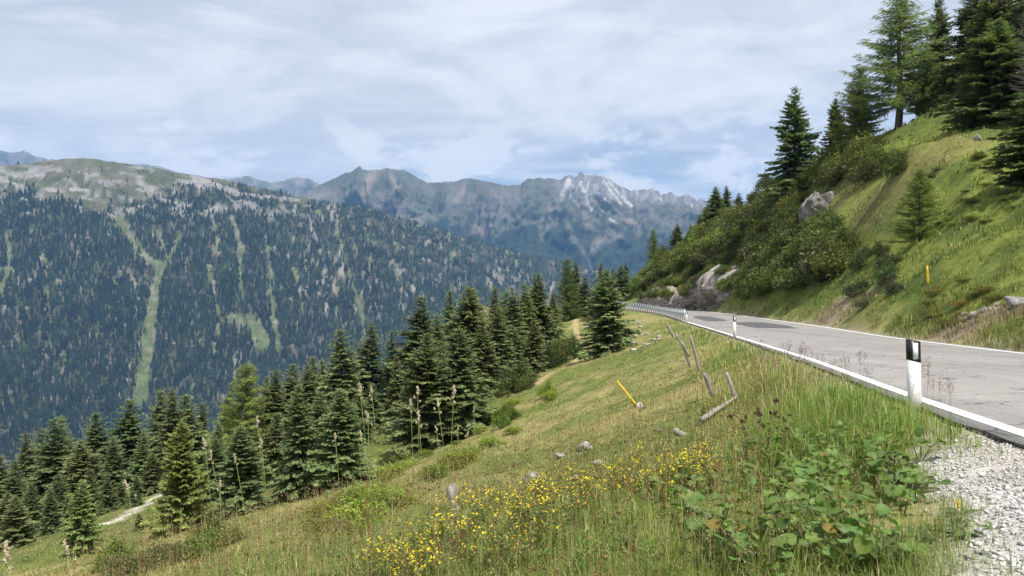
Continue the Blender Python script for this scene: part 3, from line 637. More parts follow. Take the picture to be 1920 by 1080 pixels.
# ------------------------------------------------------------------ conifers
UP = np.array([0, 0, 1.0])
def nrm(v): return v / (np.linalg.norm(v, axis=-1, keepdims=True) + 1e-9)
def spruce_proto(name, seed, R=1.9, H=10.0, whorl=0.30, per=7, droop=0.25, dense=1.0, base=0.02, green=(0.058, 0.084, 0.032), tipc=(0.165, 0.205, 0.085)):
    r = np.random.default_rng(seed); g = Geo(); z = H * base + 0.1
    bp = []
    while z < H * 0.985:
        f = 1 - z / H
        prof = (f ** 0.72) * R * 1.18 * min(1.0, 0.72 + (1 - f) * 2.2)
        m = per if f > 0.2 else max(4, per - 2); a0 = r.uniform(0, 6.28)
        for j in range(m):
            az_ = a0 + j / m * 6.28; L = prof * r.uniform(0.62, 1.16) * (1 + 0.16 * math.sin(az_ + z * 0.9 + seed) + 0.12 * math.sin(2 * az_ - z * 1.7)) + 0.10
            if r.random() < 0.06: L *= 0.55
            bp.append((z + r.uniform(-0.12, 0.12), a0 + j / m * 6.28 + r.uniform(-0.35, 0.35), L, f))
        z += whorl * (0.55 + 0.65 * f) * r.uniform(0.8, 1.2)
    Pb, D, Ln, Wd, C, Sd = [], [], [], [], [], []
    for z, az, L, f in bp:
        dh = np.array([math.cos(az), math.sin(az), 0]); lat = np.array([-dh[1], dh[0], 0])
        slope = 0.55 - 0.85 * min(1, f * 1.3) * (1 + droop) + r.uniform(-0.12, 0.12); curl = 0.25 * f
        n = max(3, int(L / 0.105 * dense)); s = np.linspace(0.10, 1.0, n) + r.uniform(-0.02, 0.02, n)
        pt = np.array([0, 0, z]) + dh * (s * L)[:, None] + UP * ((slope * s + curl * s * s) * L)[:, None]
        tl = np.clip(0.40 * L * (1.08 - 0.70 * s), 0.16, 0.55)
        bdir = nrm(dh + UP * slope)
        tone = r.uniform(0.72, 1.28)
        for sg in (-1, 1, 0):
            sp = r.uniform(0.75, 1.15, n)[:, None]
            if sg: d = nrm(bdir * 0.75 + lat * sg * sp + UP * r.uniform(-0.55, 0.12, n)[:, None])
            else: d = nrm(bdir * 0.9 + UP * r.uniform(-0.2, 0.6, n)[:, None] + lat * r.uniform(-0.5, 0.5, n)[:, None])
            ln = tl * r.uniform(0.75, 1.25, n) * (1 if sg else 0.72)
            Pb.append(pt); D.append(d); Ln.append(ln); Wd.append(np.clip(ln * 0.46, 0.07, 0.17) * r.uniform(0.8, 1.2, n))
            ss = np.cross(d, UP + r.normal(0, 0.55, (n, 3))); Sd.append(ss)
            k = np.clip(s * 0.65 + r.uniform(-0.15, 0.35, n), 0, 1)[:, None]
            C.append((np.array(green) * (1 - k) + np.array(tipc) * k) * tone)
    n = 26; az = r.uniform(0, 6.28, n)       # the leader
    Pb.append(np.stack([0 * az, 0 * az, H * r.uniform(0.93, 1.0, n)], 1)); D.append(nrm(np.stack([np.cos(az) * 0.7, np.sin(az) * 0.7, 0.9 + 0 * az], 1)))
    Ln.append(r.uniform(0.12, 0.26, n)); Wd.append(np.full(n, 0.05)); C.append(np.tile(tipc, (n, 1))); Sd.append(r.normal(size=(n, 3)))
    g.cards(np.vstack(Pb), np.vstack(D), np.concatenate(Ln), np.concatenate(Wd), np.vstack(Sd), np.vstack(C))
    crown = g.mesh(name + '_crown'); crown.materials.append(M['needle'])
    t = Geo(); zz = np.linspace(-0.35, H * 0.97, 9)
    t.tube(np.stack([0.03 * np.sin(zz), 0.03 * np.cos(zz * 1.3), zz], 1), 0.165 * (1 - zz / H) ** 0.8 + 0.012, 7)
    for z, az, L, f in bp[::3]:
        dh = np.array([math.cos(az), math.sin(az), 0]); slope = 0.55 - 0.85 * min(1, f * 1.3) * (1 + droop)
        t.tube([np.array([0, 0, z]), np.array([0, 0, z]) + dh * L * 0.6 + UP * slope * L * 0.6], [0.022, 0.008], 3, cap=False)
    trunk = t.mesh(name + '_trunk', True); trunk.materials.append(M['bark'])
    return crown, trunk
def larch_proto(name, seed, R=2.6, H=10.0, nb=170, base=0.14, bare=False, green=(0.125, 0.165, 0.055)):
    r = np.random.default_rng(seed); g = Geo(); t = Geo()
    zz = np.linspace(-0.35, H * 0.98, 9); t.tube(np.stack([0.05 * np.sin(zz * 0.7), 0.05 * np.cos(zz), zz], 1), 0.17 * (1 - zz / H) ** 0.8 + 0.012, 7)
    for i in range(nb):
        f = 1 - (i + 0.5) / nb; z = H * (base + (1 - base) * (1 - f) ** 0.92); f = 1 - z / H
        az = i * 2.4 + r.uniform(-0.5, 0.5); L = R * (f ** 0.66) * r.uniform(0.35, 1.2) + 0.15
        dh = np.array([math.cos(az), math.sin(az), 0]); lat = np.array([-dh[1], dh[0], 0]); slope = 0.30 - 0.42 * f + r.uniform(-0.12, 0.15)
        n = max(3, int(L / 0.11)); s = np.linspace(0.12, 1, n)
        pt = np.array([0, 0, z]) + dh * (s * L)[:, None] + UP * ((slope * s + 0.22 * s**2) * L)[:, None] + lat * (np.sin(s * 3 + i) * 0.08 * L)[:, None]
        t.tube(pt[::max(1, n // 4)], np.linspace(0.03, 0.007, len(pt[::max(1, n // 4)])), 3, cap=False)
        if bare:
            for sg in (-1, 1):
                for q in range(0, n, 3): t.tube([pt[q], pt[q] + (dh * 0.7 + lat * sg * 0.8 + UP * r.uniform(-0.3, 0.2)) * 0.3 * L * (1.1 - s[q])], [0.009, 0.004], 3, cap=False)
            continue
        tone = r.uniform(0.75, 1.3)
        for rep_ in range(8):
            d = nrm(dh * 0.6 + lat * r.normal(0, 0.8, n)[:, None] + UP * r.uniform(-0.8, 0.25, n)[:, None]); ln = r.uniform(0.22, 0.62, n) * (0.6 + 0.4 * f)
            k = r.uniform(0.7, 1.35, n)[:, None] * tone
            g.cards(pt + r.normal(0, 0.05, (n, 3)), d, ln, r.uniform(0.03, 0.06, n), None, np.array(green) * k)
    trunk = t.mesh(name + '_trunk', True); trunk.materials.append(M['deadbark' if bare else 'bark'])
    if bare: return None, trunk
    crown = g.mesh(name + '_crown'); crown.materials.append(M['larch']); return crown, trunk
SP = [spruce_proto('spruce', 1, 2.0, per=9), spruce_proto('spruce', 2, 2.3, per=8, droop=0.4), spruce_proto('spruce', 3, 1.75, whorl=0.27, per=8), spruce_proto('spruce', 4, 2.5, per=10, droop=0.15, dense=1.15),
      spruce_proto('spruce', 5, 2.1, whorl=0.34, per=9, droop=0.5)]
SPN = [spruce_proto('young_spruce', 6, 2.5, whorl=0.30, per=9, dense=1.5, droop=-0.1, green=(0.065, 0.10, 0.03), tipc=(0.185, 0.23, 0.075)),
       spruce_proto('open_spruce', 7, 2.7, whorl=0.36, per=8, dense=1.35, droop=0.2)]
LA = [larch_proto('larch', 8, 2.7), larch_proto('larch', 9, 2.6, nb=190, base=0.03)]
BARE = larch_proto('dead_tree', 10, 2.6, bare=True, base=0.2)
TREECOUNT = {}
def tree(px, top, Y, protos, label, name='spruce_tree', wid=1.0, tint=(1, 1, 1), group=None, cat='tree', sink=0.05):
    X = (px - 960) / F * Y; z0 = zat(X, Y); zt = (540 - top) / F * Y; h = zt - z0
    crown, trunk = protos
    o = thing(name, label, cat, (X, Y, z0 - sink), group)
    s = (h + sink) / 10.0; k = max(s * wid, 0.3 * s); o.scale = (k, k, s)
    o.rotation_euler = (random.gauss(0, 0.018), random.gauss(0, 0.018), (px * 0.37 + Y) % 6.28); k *= random.uniform(0.9, 1.18); o.scale = (k, k, s)
    t = part('trunk', trunk, None, o)
    if crown is not None:
        c = part('crown', crown, None, o); v = 1.0 + 0.5 * random.random(); c.color = (tint[0] * v * random.uniform(0.92, 1.15), tint[1] * v, tint[2] * v, 1)
    TREECOUNT[label] = round(h, 1)
    return o
ORD = ['first', 'second', 'third', 'fourth', 'fifth', 'sixth', 'seventh', 'eighth', 'ninth', 'tenth', 'eleventh', 'twelfth', 'thirteenth', 'fourteenth', 'fifteenth', 'sixteenth', 'seventeenth', 'eighteenth', 'nineteenth', 'twentieth', 'twenty-first', 'twenty-second', 'twenty-third', 'twenty-fourth']
# stand at lower left, from the photo's left edge
LS = [(-40,850,52,0),(2,853,50,1),(29,862,46,2),(49,809,58,0),(80,804,60,2),(102,784,56,4),(122,780,60,0),(150,825,48,3),(178,773,55,1),(212,818,47,0),(242,749,60,1),(267,806,50,2),(302,727,66,0),(322,729,60,4),(353,740,62,1),(378,755,66,2),(408,790,52,0)]
for i, (px, top, Y, k) in enumerate(LS):
    tree(px, top, Y, SP[k], 'dark spruce in the lower left stand, %s treetop from the left edge' % ORD[i], wid=1.05 + 0.1 * ((i * 7) % 3), group='spruces of the lower left stand')
# filler trees lower on the slope whose tops make the dark mass under those treetops
FL = [(12,925,40,3),(60,905,43,0),(108,890,44,1),(225,905,44,3),(170,880,45,4),(285,850,48,3),(395,850,46,1),(-30,950,38,4),(130,930,40,1),(255,890,43,0),(40,960,37,1),(190,940,41,2),(330,860,50,3)]
for i, (px, top, Y, k) in enumerate(FL):
    tree(px, top, Y, SP[k], 'shorter dark spruce filling the lower left stand in front of its taller trees', wid=1.25, group='shorter spruces of the lower left stand')
tree(458, 684, 56, LA[1], 'broad pale green larch rising above the dark spruces at lower left', 'larch_tree', 1.35, (1.25, 1.25, 1.0))
CS = [(428,735,60,0),(498,707,62,2),(513,692,58,0),(544,682,60,1),(571,684,57,4),(591,669,62,2),(606,672,66,0),(642,617,52,1),(673,649,60,2),(698,607,58,0),(733,620,56,2),(751,649,60,4)]
for i, (px, top, Y, k) in enumerate(CS):
    tree(px, top, Y, SP[k], 'dark spruce right of the pale larch, %s treetop before the tall central clump' % ORD[i], wid=1.15, group='spruces between larch and central clump')
MS = [(789,555,56,1),(818,587,50,0),(844,544,58,2),(871,538,52,3),(889,540,60,0),(922,538,62,2),(947,544,66,4),(964,536,64,0),(989,531,70,1),(1003,520,74,2),(1016,511,72,0),(1035,545,76,4),(905,600,47,1),(828,640,43,4),(765,690,42,0),(960,610,56,3)]
for i, (px, top, Y, k) in enumerate(MS):
    tree(px, top, Y, SP[k], '%s dark spruce of the central clump, %s treetop from its left' % ('lower front' if i > 11 else 'tall', ORD[i - 12 if i > 11 else i]), wid=1.15, group='tall spruces of the central clump')
tree(1064, 487, 98, LA[1], 'light green larch on the knoll left of the roadside spruce', 'larch_tree', 0.95, (0.72, 0.75, 0.75))
tree(1080, 489, 104, SP[0], 'dark spruce close behind the light green larch on the knoll', wid=1.3)
tree(1097, 520, 100, SP[1], 'lower dark spruce at the right foot of the larch on the knoll', wid=1.3)
tree(1127, 493, 92, SP[2], 'dark spruce whose tip shows just behind the lone roadside spruce', wid=1.3)
tree(1140, 506, 55, SP[3], 'lone bushy dark spruce on the grass below the guardrail', wid=1.18)
for i, (px, top, Y, k) in enumerate([(1150,500,150,0),(1164,495,146,1),(1174,491,152,2),(1188,520,150,3)]):
    tree(px, top, Y, SP[k], 'small dark spruce behind the guardrail\'s far end, %s from the left' % ORD[i], wid=1.3, group='spruces behind the guardrail end')
# nearer spruces in front of the stands
tree(340, 788, 27, SPN[0], 'bright green bushy young spruce beside the pale footpath', wid=0.98, tint=(1.0, 1.05, 0.95))
tree(150, 900, 22.5, SPN[1], 'small open yellow-green spruce nearest the lower left corner', wid=1.0, tint=(1.3, 1.3, 1.05))
tree(262, 962, 30, SP[3], 'tiny dark spruce between the two bright young spruces', wid=1.2)
tree(450, 800, 30, SP[3], 'dark spruce just right of the bright bushy young spruce', wid=1.3)
tree(560, 722, 31, SP[1], 'big dark spruce standing on the grass edge below the larch', wid=1.15)
tree(640, 730, 30.5, SP[3], 'broad dark spruce with its foot in the grass, left of the hollow', wid=1.15)
tree(745, 668, 46, SP[2], 'slim dark spruce at the top of the light grass strip', wid=1.15)
tree(800, 625, 37, SP[3], 'dense dark spruce behind the tallest seed heads, left of a pair', wid=1.1)
tree(868, 612, 38, SP[0], 'dense dark spruce behind the tallest seed heads, right of a pair', wid=1.5)
tree(935, 575, 52, SP[4], 'dark spruce standing at the right end of the central clump by the hollow', wid=1.1)
tree(1000, 600, 58, SP[1], 'shorter dark spruce in front of the right end of the central clump', wid=1.2)
tree(500, 815, 40, SP[2], 'slender dark spruce half hidden behind the big spruce at the grass edge', wid=1.2)
tree(700, 720, 50, SP[4], 'spruce in the gap left of the light grass strip', wid=1.25)
for i, (px, top, Y, k) in enumerate([(405,820,36,0),(520,775,40,4),(600,735,41,1),(675,735,43,0),(470,850,34,2),(30,930,34,3),(95,915,38,0),(200,895,42,4)]):
    tree(px, top, Y, SP[k], 'mid-height dark spruce closing the gaps in the belt of trees at left', wid=1.35, group='mid-height spruces of the left belt')
# right-hand hill
tree(1487, 162, 93, SPN[1], 'solitary dark spruce against the sky at the hill\'s left shoulder', wid=0.92)
tree(1567, 184, 94, SPN[0], 'dark spruce second from the left on the hill skyline', wid=0.85, tint=(0.72, 0.72, 0.8))
tree(1612, 165, 90, SPN[1], 'dark spruce behind the feathery larch on the hill skyline', wid=0.95, tint=(0.8, 0.8, 0.85))
tree(1684, -8, 80, LA[0], 'tall feathery larch with bare lower trunk on the hill crest', 'larch_tree', 1.7, (0.95, 0.97, 1.05))
tree(1608, 130, 84, LA[1], 'lower feathery larch leaning beside the tall larch on the crest', 'larch_tree', 1.25, (0.85, 0.9, 0.85))
tree(1757, -12, 84, SPN[1], 'thin-topped spruce right of the tall larch on the crest', wid=0.72, tint=(0.8, 0.8, 0.85))
tree(1735, 95, 78, LA[1], 'short feathery larch between the tall larch and the thin-topped spruce', 'larch_tree', 1.3, (0.78, 0.82, 0.78))
for i, (px, top, Y, k) in enumerate([(1814,-15,80,4),(1837,-25,78,1),(1860,-40,74,3),(1880,-30,78,0),(1925,-60,70,1)]):
    tree(px, top, Y, SP[k] if i else SPN[1], 'tall dark spruce at the upper right corner, %s treetop from the left' % ORD[i], wid=1.1, group='spruces at the upper right corner', tint=(0.85, 0.85, 0.9))
tree(1868, 40, 62, SP[3], 'massive dense spruce with boughs to the ground on the hill knoll', wid=1.75, tint=(0.8, 0.8, 0.8))
tree(1960, 120, 44, SP[3], 'dark spruce cut by the right edge halfway down the hill', wid=1.5, tint=(0.85, 0.85, 0.85))
tree(1925, -10, 58, BARE, 'grey leafless dead tree at the upper right edge', 'dead_tree', 0.8)
for px, top, Y, k, lb in [(1344,350,128,3,'left of the twin spruces on the hill\'s lower skyline'),(1362,348,130,0,'right of the twin spruces on the hill\'s lower skyline'),(1313,401,142,1,'small spruce left below the twin spruces'),
                          (1326,385,136,3,'stubby spruce touching the twin spruces on their left'),(1293,419,146,2,'thin little spruce second from the larch on the lower skyline'),(1270,421,150,3,'compact spruce next right of the pale larch on the lower skyline'),
                          (1243,459,156,2,'tiny thin spruce between the pale larch and the compact spruce'),(1386,362,120,1,'low spruce just right of the twin spruces')]:
    tree(px, top, Y, SP[k], lb, wid=1.35)
tree(1225, 431, 154, LA[1], 'pale green larch low on the hill skyline above the road bend', 'larch_tree', 0.9)
tree(1722, 318, 48, LA[1], 'young feathery larch on the open slope above the yellow pole', 'larch_tree', 1.5, (0.92, 0.95, 0.8))
print('TREES', {k: v for k, v in TREECOUNT.items()})

# ------------------------------------------------------------------ shrubs
def shrub_proto(name, seed, green, n_cl=46, per=70, flat=0.8, ls=0.10):
    r = np.random.default_rng(seed); g = Geo(); t = Geo()
    for i in range(n_cl):
        az = r.uniform(0, 6.28); el = math.asin(r.uniform(0.02, 1)); rr = r.uniform(0.45, 1.0) ** 0.6
        c = np.array([math.cos(az) * math.cos(el), math.sin(az) * math.cos(el), math.sin(el) * flat * r.uniform(0.8, 1.25)]) * rr
        t.tube([np.array([0, 0, -0.15]), c * 0.5 + np.array([0, 0, 0.08]), c], [0.025, 0.014, 0.005], 3, cap=False)
        p = c + r.normal(0, 0.135, (per, 3)); d = nrm(r.normal(0, 1, (per, 3)) + c * 0.9 + np.array([0, 0, 0.3])); ln = r.uniform(0.6, 1.3, per) * ls
        s = np.cross(d, UP + r.normal(0, 0.7, (per, 3)))
        g.cards(p, d, ln, ln * r.uniform(0.5, 0.75, per), s, np.array(green) * (r.uniform(0.75, 1.3, per) * r.uniform(0.75, 1.3))[:, None])
    a = g.mesh(name + '_leaves'); a.materials.append(M['leaf']); b = t.mesh(name + '_stems'); b.materials.append(M['bark']); return a, b
SH = [shrub_proto('alder', 21, (0.075, 0.105, 0.030)), shrub_proto('alder', 22, (0.095, 0.125, 0.032), 38, 80), shrub_proto('willow', 23, (0.085, 0.10, 0.045), 50, 60, 0.7), shrub_proto('juniper', 24, (0.065, 0.075, 0.03), 60, 60, 0.45, 0.075)]
def shrub(x, y, r, h, k, label, name='alder_shrub', group=None, tint=(1, 1, 1), dz=0.0):
    o = thing(name, label, 'shrub', (x, y, zat(x, y) + dz), group); o.scale = (r, r, h); o.rotation_euler = (0, 0, random.uniform(0, 6.28))
    part('stems', SH[k][1], None, o); c = part('foliage', SH[k][0], None, o); v = random.uniform(0.72, 1.4); c.color = (tint[0] * v * random.uniform(0.9, 1.25), tint[1] * v * random.uniform(0.95, 1.05), tint[2] * v, 1)
    return o
def ray_ground(px, py, y0=3.0, y1=170.0):
    Y = np.linspace(y0, y1, 900); x = (px - 960) / F * Y; z = (540 - py) / F * Y; g = zterr(x, Y)
    hit = np.where(z < g)[0]
    i = hit[0] if len(hit) else None
    return None if i is None else (x[i], Y[i], g[i])
# thicket on the road cut: scattered over the steep bank
cnt = 0
def thicket(poly, n, rlo, rhi, label, group, kinds, tint=(1, 1, 1), name='alder_shrub', hk=1.0):
    poly = np.array(poly, float); mn = poly.min(0); mx = poly.max(0); out = 0; tries = 0
    while out < n and tries < n * 30:
        tries += 1; q = np.array([random.uniform(mn[0], mx[0]), random.uniform(mn[1], mx[1])])
        ins = False; j = len(poly) - 1
        for i in range(len(poly)):
            if (poly[i, 1] > q[1]) != (poly[j, 1] > q[1]) and q[0] < (poly[j, 0] - poly[i, 0]) * (q[1] - poly[i, 1]) / (poly[j, 1] - poly[i, 1]) + poly[i, 0]: ins = not ins
            j = i
        if not ins: continue
        h = ray_ground(q[0], q[1])
        if h is None: continue
        r = random.uniform(rlo, rhi); shrub(h[0], h[1], r, r * random.uniform(0.8, 1.25) * hk, random.choice(kinds), label, name, group, tint); out += 1
thicket([(1402,558),(1408,500),(1430,430),(1500,410),(1590,425),(1625,470),(1570,520),(1480,552)], 75, 1.2, 2.3, 'leafy green shrub in the dense thicket right of the grey rock face', 'shrubs of the thicket right of the rock face', [0, 0, 1, 2], (1.05, 1.05, 0.95))
thicket([(1190,545),(1205,500),(1260,470),(1310,440),(1380,400),(1400,440),(1372,470),(1330,490),(1275,510),(1240,545)], 84, 1.4, 2.9, 'leafy green shrub in the thicket above the grey rock face', 'shrubs of the thicket above the rock face', [0, 1, 1, 2], (1.2, 1.2, 1.0))
thicket([(1380,400),(1440,355),(1500,350),(1560,310),(1620,285),(1650,320),(1600,360),(1585,345),(1510,350),(1500,430),(1420,440)], 62, 1.1, 2.3, 'green shrub on the steep bank below the skyline spruces', 'shrubs below the skyline spruces', [0, 1, 2], (1.1, 1.1, 0.95))
thicket([(1600,470),(1660,480),(1700,500),(1690,580),(1640,590),(1560,540)], 16, 0.4, 0.9, 'small bluish green shrub below the young larch', 'small shrubs below the young larch', [0, 2], (0.8, 0.85, 0.95), 'willow_shrub')
thicket([(1236,552),(1262,520),(1290,508),(1330,488),(1400,466),(1412,500),(1404,560),(1392,560),(1384,515),(1345,500),(1300,518),(1262,545)], 46, 0.8, 1.6, 'small leafy shrub fringing the top of the roadside cliff', 'shrubs fringing the roadside cliff', [0, 1, 2], (1.1, 1.1, 0.95))
thicket([(1620,300),(1690,280),(1690,330),(1640,340)], 6, 0.8, 1.4, 'bushy shrub beside the grey outcrop high on the hill', 'shrubs beside the high outcrop', [0, 1], (0.85, 0.9, 0.8))
thicket([(1760,280),(1900,300),(1910,440),(1800,470),(1720,400)], 30, 0.3, 0.6, 'low dark juniper mat on the open right-hand slope', 'juniper mats on the right-hand slope', [3], (1.7, 1.8, 1.0), 'juniper_shrub', 0.6)
thicket([(1700,590),(1760,540),(1900,490),(1910,600),(1800,620)], 16, 0.3, 0.65, 'low heathy tussock near the bare earth beside the road', 'heathy tussocks beside the road', [3], (1.8, 1.6, 1.0), 'juniper_shrub', 0.6)
thicket([(930,760),(980,690),(1040,650),(1080,640),(1085,670),(1030,700),(980,735)], 16, 0.8, 1.5, 'round green shrub between the central clump and the footpath', 'shrubs left of the footpath', [0, 1], (0.8, 0.85, 0.8))
thicket([(880,820),(940,760),(1020,740),(1050,745),(980,790)], 12, 0.3, 0.6, 'low green shrub in the hollow right of the dense spruces', 'low shrubs in the hollow', [1, 0], (1.7, 1.8, 1.1), 'juniper_shrub')
thicket([(560,1000),(640,945),(720,925),(770,930),(720,985),(600,1020)], 16, 0.28, 0.55, 'low olive dwarf shrub on the near shoulder left of the stake', 'dwarf shrubs on the near shoulder', [3, 1], (2.1, 2.2, 1.1), 'dwarf_shrub', 0.7)
thicket([(700,900),(760,840),(900,830),(1000,800),(880,880),(760,920)], 14, 0.3, 0.6, 'low green shrub at the lower edge of the near grass', 'low shrubs at the grass edge', [1], (1.6, 1.65, 1.0), 'dwarf_shrub', 0.7)
thicket([(180,1075),(300,1040),(420,1010),(440,1040),(300,1075)], 10, 0.3, 0.6, 'low bush below the bright young spruces at lower left', 'low bushes below the young spruces', [3, 0], (1.25, 1.3, 0.9), 'dwarf_shrub', 0.8)

# ------------------------------------------------------------------ rocks
def rock_mesh(name, seed, size, planes=16, rough=0.16, n=26, colr=(0.36, 0.34, 0.31), dark=(0.20, 0.185, 0.17), strata=0.0):
    r = np.random.default_rng(seed); N = nrm(r.normal(size=(planes, 3))); dk = r.uniform(0.72, 1.0, planes)
    th = np.linspace(0, np.pi, n); phv = np.linspace(0, 2 * np.pi, 2 * n, endpoint=False); TH, PH = np.meshgrid(th, phv, indexing='ij')
    D = np.stack([np.sin(TH) * np.cos(PH), np.sin(TH) * np.sin(PH), np.cos(TH)], -1).reshape(-1, 3)
    q = D @ N.T; rr = np.where(q > 0.05, dk[None] / np.maximum(q, 0.05), 9).min(1); rr = np.minimum(rr, 1.35)
    nz = fbm(D[:, 0] * 2.6 + D[:, 2] * 1.7 + seed, D[:, 1] * 2.6 - D[:, 2] * 1.3, 4, seed) - 0.5
    nf = ridged(D[:, 0] * 6 + D[:, 1] * 4, D[:, 2] * (2 if strata else 6) + seed, 3, seed + 2) - 0.6
    V = D * (rr * (1 + rough * 1.6 * nz + rough * (0.6 + strata) * nf))[:, None] * np.array(size)
    i, j = np.meshgrid(np.arange(n - 1), np.arange(2 * n), indexing='ij'); j2 = (j + 1) % (2 * n); w = 2 * n
    Q = np.stack([i * w + j, (i + 1) * w + j, (i + 1) * w + j2, i * w + j2], -1).reshape(-1, 4)
    k = sstep(fbm(V[:, 0] * 1.2 / max(size) * 3, V[:, 2] * 3 / max(size), 4, seed + 9), 0.4, 0.62)
    return make_mesh(name, V, Q, None, mixc(np.array(dark), np.array(colr), k))
def rock(name, label, px, py, Y, size, seed, cat='rock', group=None, mat='rock', rotz=0.0, on_ground=True, lift=0.0, tilt=0.0, **kw):
    p = P(px, py, Y)
    if on_ground: p[2] = zat(p[0], p[1]) + lift
    o = bpy.data.objects.new(name, rock_mesh(name, seed, size, **kw)); o.data.materials.append(M[mat]); link(o); o.location = p; o.rotation_euler = (0, tilt, rotz)
    return tag(o, label, cat, group)
gry = dict(colr=(0.31, 0.295, 0.275), dark=(0.17, 0.155, 0.14))
def cliff(label, base, tops, seed, colr, dark, lean=0.55, nu=70, nv=46, amp=0.9, cap=4.5, rib=5.5):
    b = np.array([P(*q) for q in base]); u = np.linspace(0, 1, nu); k = np.linspace(0, 1, len(b)); B = np.stack([np.interp(u, k, b[:, i]) for i in range(3)], 1)
    top = np.interp(u, k, tops) * (0.9 + 0.3 * (fbm(u * 9, u * 0, 3, seed) - 0.5)); T = np.gradient(B, axis=0); T[:, 2] = 0; T = nrm(T); S = np.stack([T[:, 1], -T[:, 0], 0 * u], 1)
    if (S[nu // 2] @ np.array([1, 0.3, 0])) < 0: S = -S
    v = np.linspace(0, 1, nv); U2, V2 = np.meshgrid(u, v, indexing='ij'); L = np.linalg.norm(b[-1] - b[0])
    zz = V2 * top[:, None]; w = U2 * L / rib + zz * 0.12 + (fbm(U2 * 7, V2 * 3, 3, seed + 1) - 0.5) * 1.6
    d = (ridged(w, V2 * 0.8, 4, seed + 2, 0.55) - 0.62) * amp * 2.2 + (ridged(U2 * L * 0.9 + zz, zz * 1.3, 4, seed + 3) - 0.6) * 1.1 + (fbm(U2 * L * 1.6, (zz + V2 * 3) * 1.6, 3, seed + 11) - 0.5) * 0.9 + np.round(fbm(U2 * L * 0.7 - zz * 0.5, zz * 0.8, 3, seed + 8) * 7) / 7 * 1.1 - 0.5
    back = lean * zz + cap * sstep(V2, 0.86, 1.0) ** 2
    Pq = B[:, None] + S[:, None] * (back - d * (1 - 0.6 * V2))[..., None] + UP * (zz * 1.25 - 1.3 * (1 - V2) + 0.85 * cap * sstep(V2, 0.80, 1.0) ** 2)[..., None]
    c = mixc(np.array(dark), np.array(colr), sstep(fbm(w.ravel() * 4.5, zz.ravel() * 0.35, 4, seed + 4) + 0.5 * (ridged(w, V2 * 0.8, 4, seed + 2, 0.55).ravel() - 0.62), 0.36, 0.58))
    c = mixc(c, np.array([0.14, 0.13, 0.06]), sstep(fbm(U2.ravel() * 14, V2.ravel() * 6, 4, seed + 6), 0.60, 0.70) * 0.7)
    o = bpy.data.objects.new('roadside_cliff', make_mesh('roadside_cliff', (Pq - B[nu // 2]).reshape(-1, 3), grid_quads(nv, nu), None, c)); o.data.materials.append(M['rock']); link(o); o.location = B[nu // 2]
    for q in range(int(L / 1.3)):
        i = random.randrange(4, nu - 4); tp_ = Pq[i, -4] if q % 3 else Pq[i, int(nv * 0.86)]; rs = random.uniform(0.7, 1.35)
        shrub(tp_[0], tp_[1], rs, rs * 1.05, random.choice([0, 1, 2]), 'small leafy shrub fringing the top of the roadside cliff', 'alder_shrub', 'shrubs fringing the roadside cliff', (1.1, 1.1, 0.95), dz=float(max(-0.3, tp_[2] - zat(tp_[0], tp_[1]) - 0.25)))
    return tag(o, label, 'cliff')
cliff('folded grey rock cliff rising beside the road under the shrubs', [(1250,579,114),(1282,579,107),(1314,578,101),(1342,578,96.5),(1378,577,90.5)], [1.0, 2.3, 3.5, 3.2, 1.8], 3, (0.33, 0.30, 0.27), (0.17, 0.15, 0.135), 0.20, 120, 64, 1.3, 2.2)
cliff('smooth brownish rock slab at the far road bend', [(1188,573,132),(1210,574,127),(1236,576,120),(1262,578,112)], [0.8, 2.0, 1.7, 1.4], 19, (0.36, 0.30, 0.24), (0.24, 0.195, 0.15), 0.6, 50, 34, 0.5, 1.5)
rock('rock_outcrop', 'pale grey rock outcrop high on the bank below the spruces', 1547, 392, 76.5, (2.1, 1.6, 1.6), 57, rotz=0.5, on_ground=False, n=40, rough=0.30, strata=0.4, tilt=-0.35, colr=(0.22, 0.21, 0.195), dark=(0.10, 0.095, 0.085))
rock('rock_outcrop', 'lower grey rock knob beside the pale outcrop on the bank', 1520, 402, 77, (1.5, 1.3, 1.5), 58, rotz=1.1, on_ground=False, n=36, rough=0.30, strata=0.4, colr=(0.29, 0.28, 0.265), dark=(0.13, 0.125, 0.115))
rock('boulder', 'small pale stone at the top of the open knoll', 1831, 272, 57, (0.3, 0.25, 0.32), 31, mat='stone', lift=0.12)
rock('boulder', 'grey boulder at the right edge above the bare earth', 1908, 552, 27, (0.36, 0.3, 0.26), 33, mat='stone', lift=0.08, colr=(0.26, 0.26, 0.27))
rock('stone', 'small bluish stone in the grass right below the upright yellow pole', 1808, 552, 31, (0.16, 0.14, 0.12), 35, mat='stone', lift=0.05)
for i, (px, py, Y, s) in enumerate([(1890,562,26.6,0.14),(1900,566,26.4,0.12),(1845,585,26.5,0.18),(1830,592,26,0.2),(1860,580,27,0.13),(1812,600,25.6,0.12),(1870,572,27,0.11)]):
    h = ray_ground(px, py, 12, 60)
    if h is not None:
        o = rock('stone', 'pale stone lying in the bare earth above the road, %s from the left' % ['fifth', 'sixth', 'third', 'second', 'fourth', 'first', 'seventh'][i], px, py, h[1], (s * 1.3, s, s * 0.7), 40 + i, mat='stone', group='stones in the bare earth', lift=0.03, n=12)
def gstone(px, py, s, label, seed, group=None, asp=(1.5, 1.0, 0.7), colr=(0.42, 0.40, 0.36), dark=(0.27, 0.25, 0.22), lift=0.25, y1=80):
    h = ray_ground(px, py, 3, y1)
    if h is None: return
    return rock('stone', label, px, py, h[1], (s * asp[0], s * asp[1], s * asp[2]), seed, group=group, mat='stone', lift=s * lift, rotz=seed * 0.7, n=14, colr=colr, dark=dark)
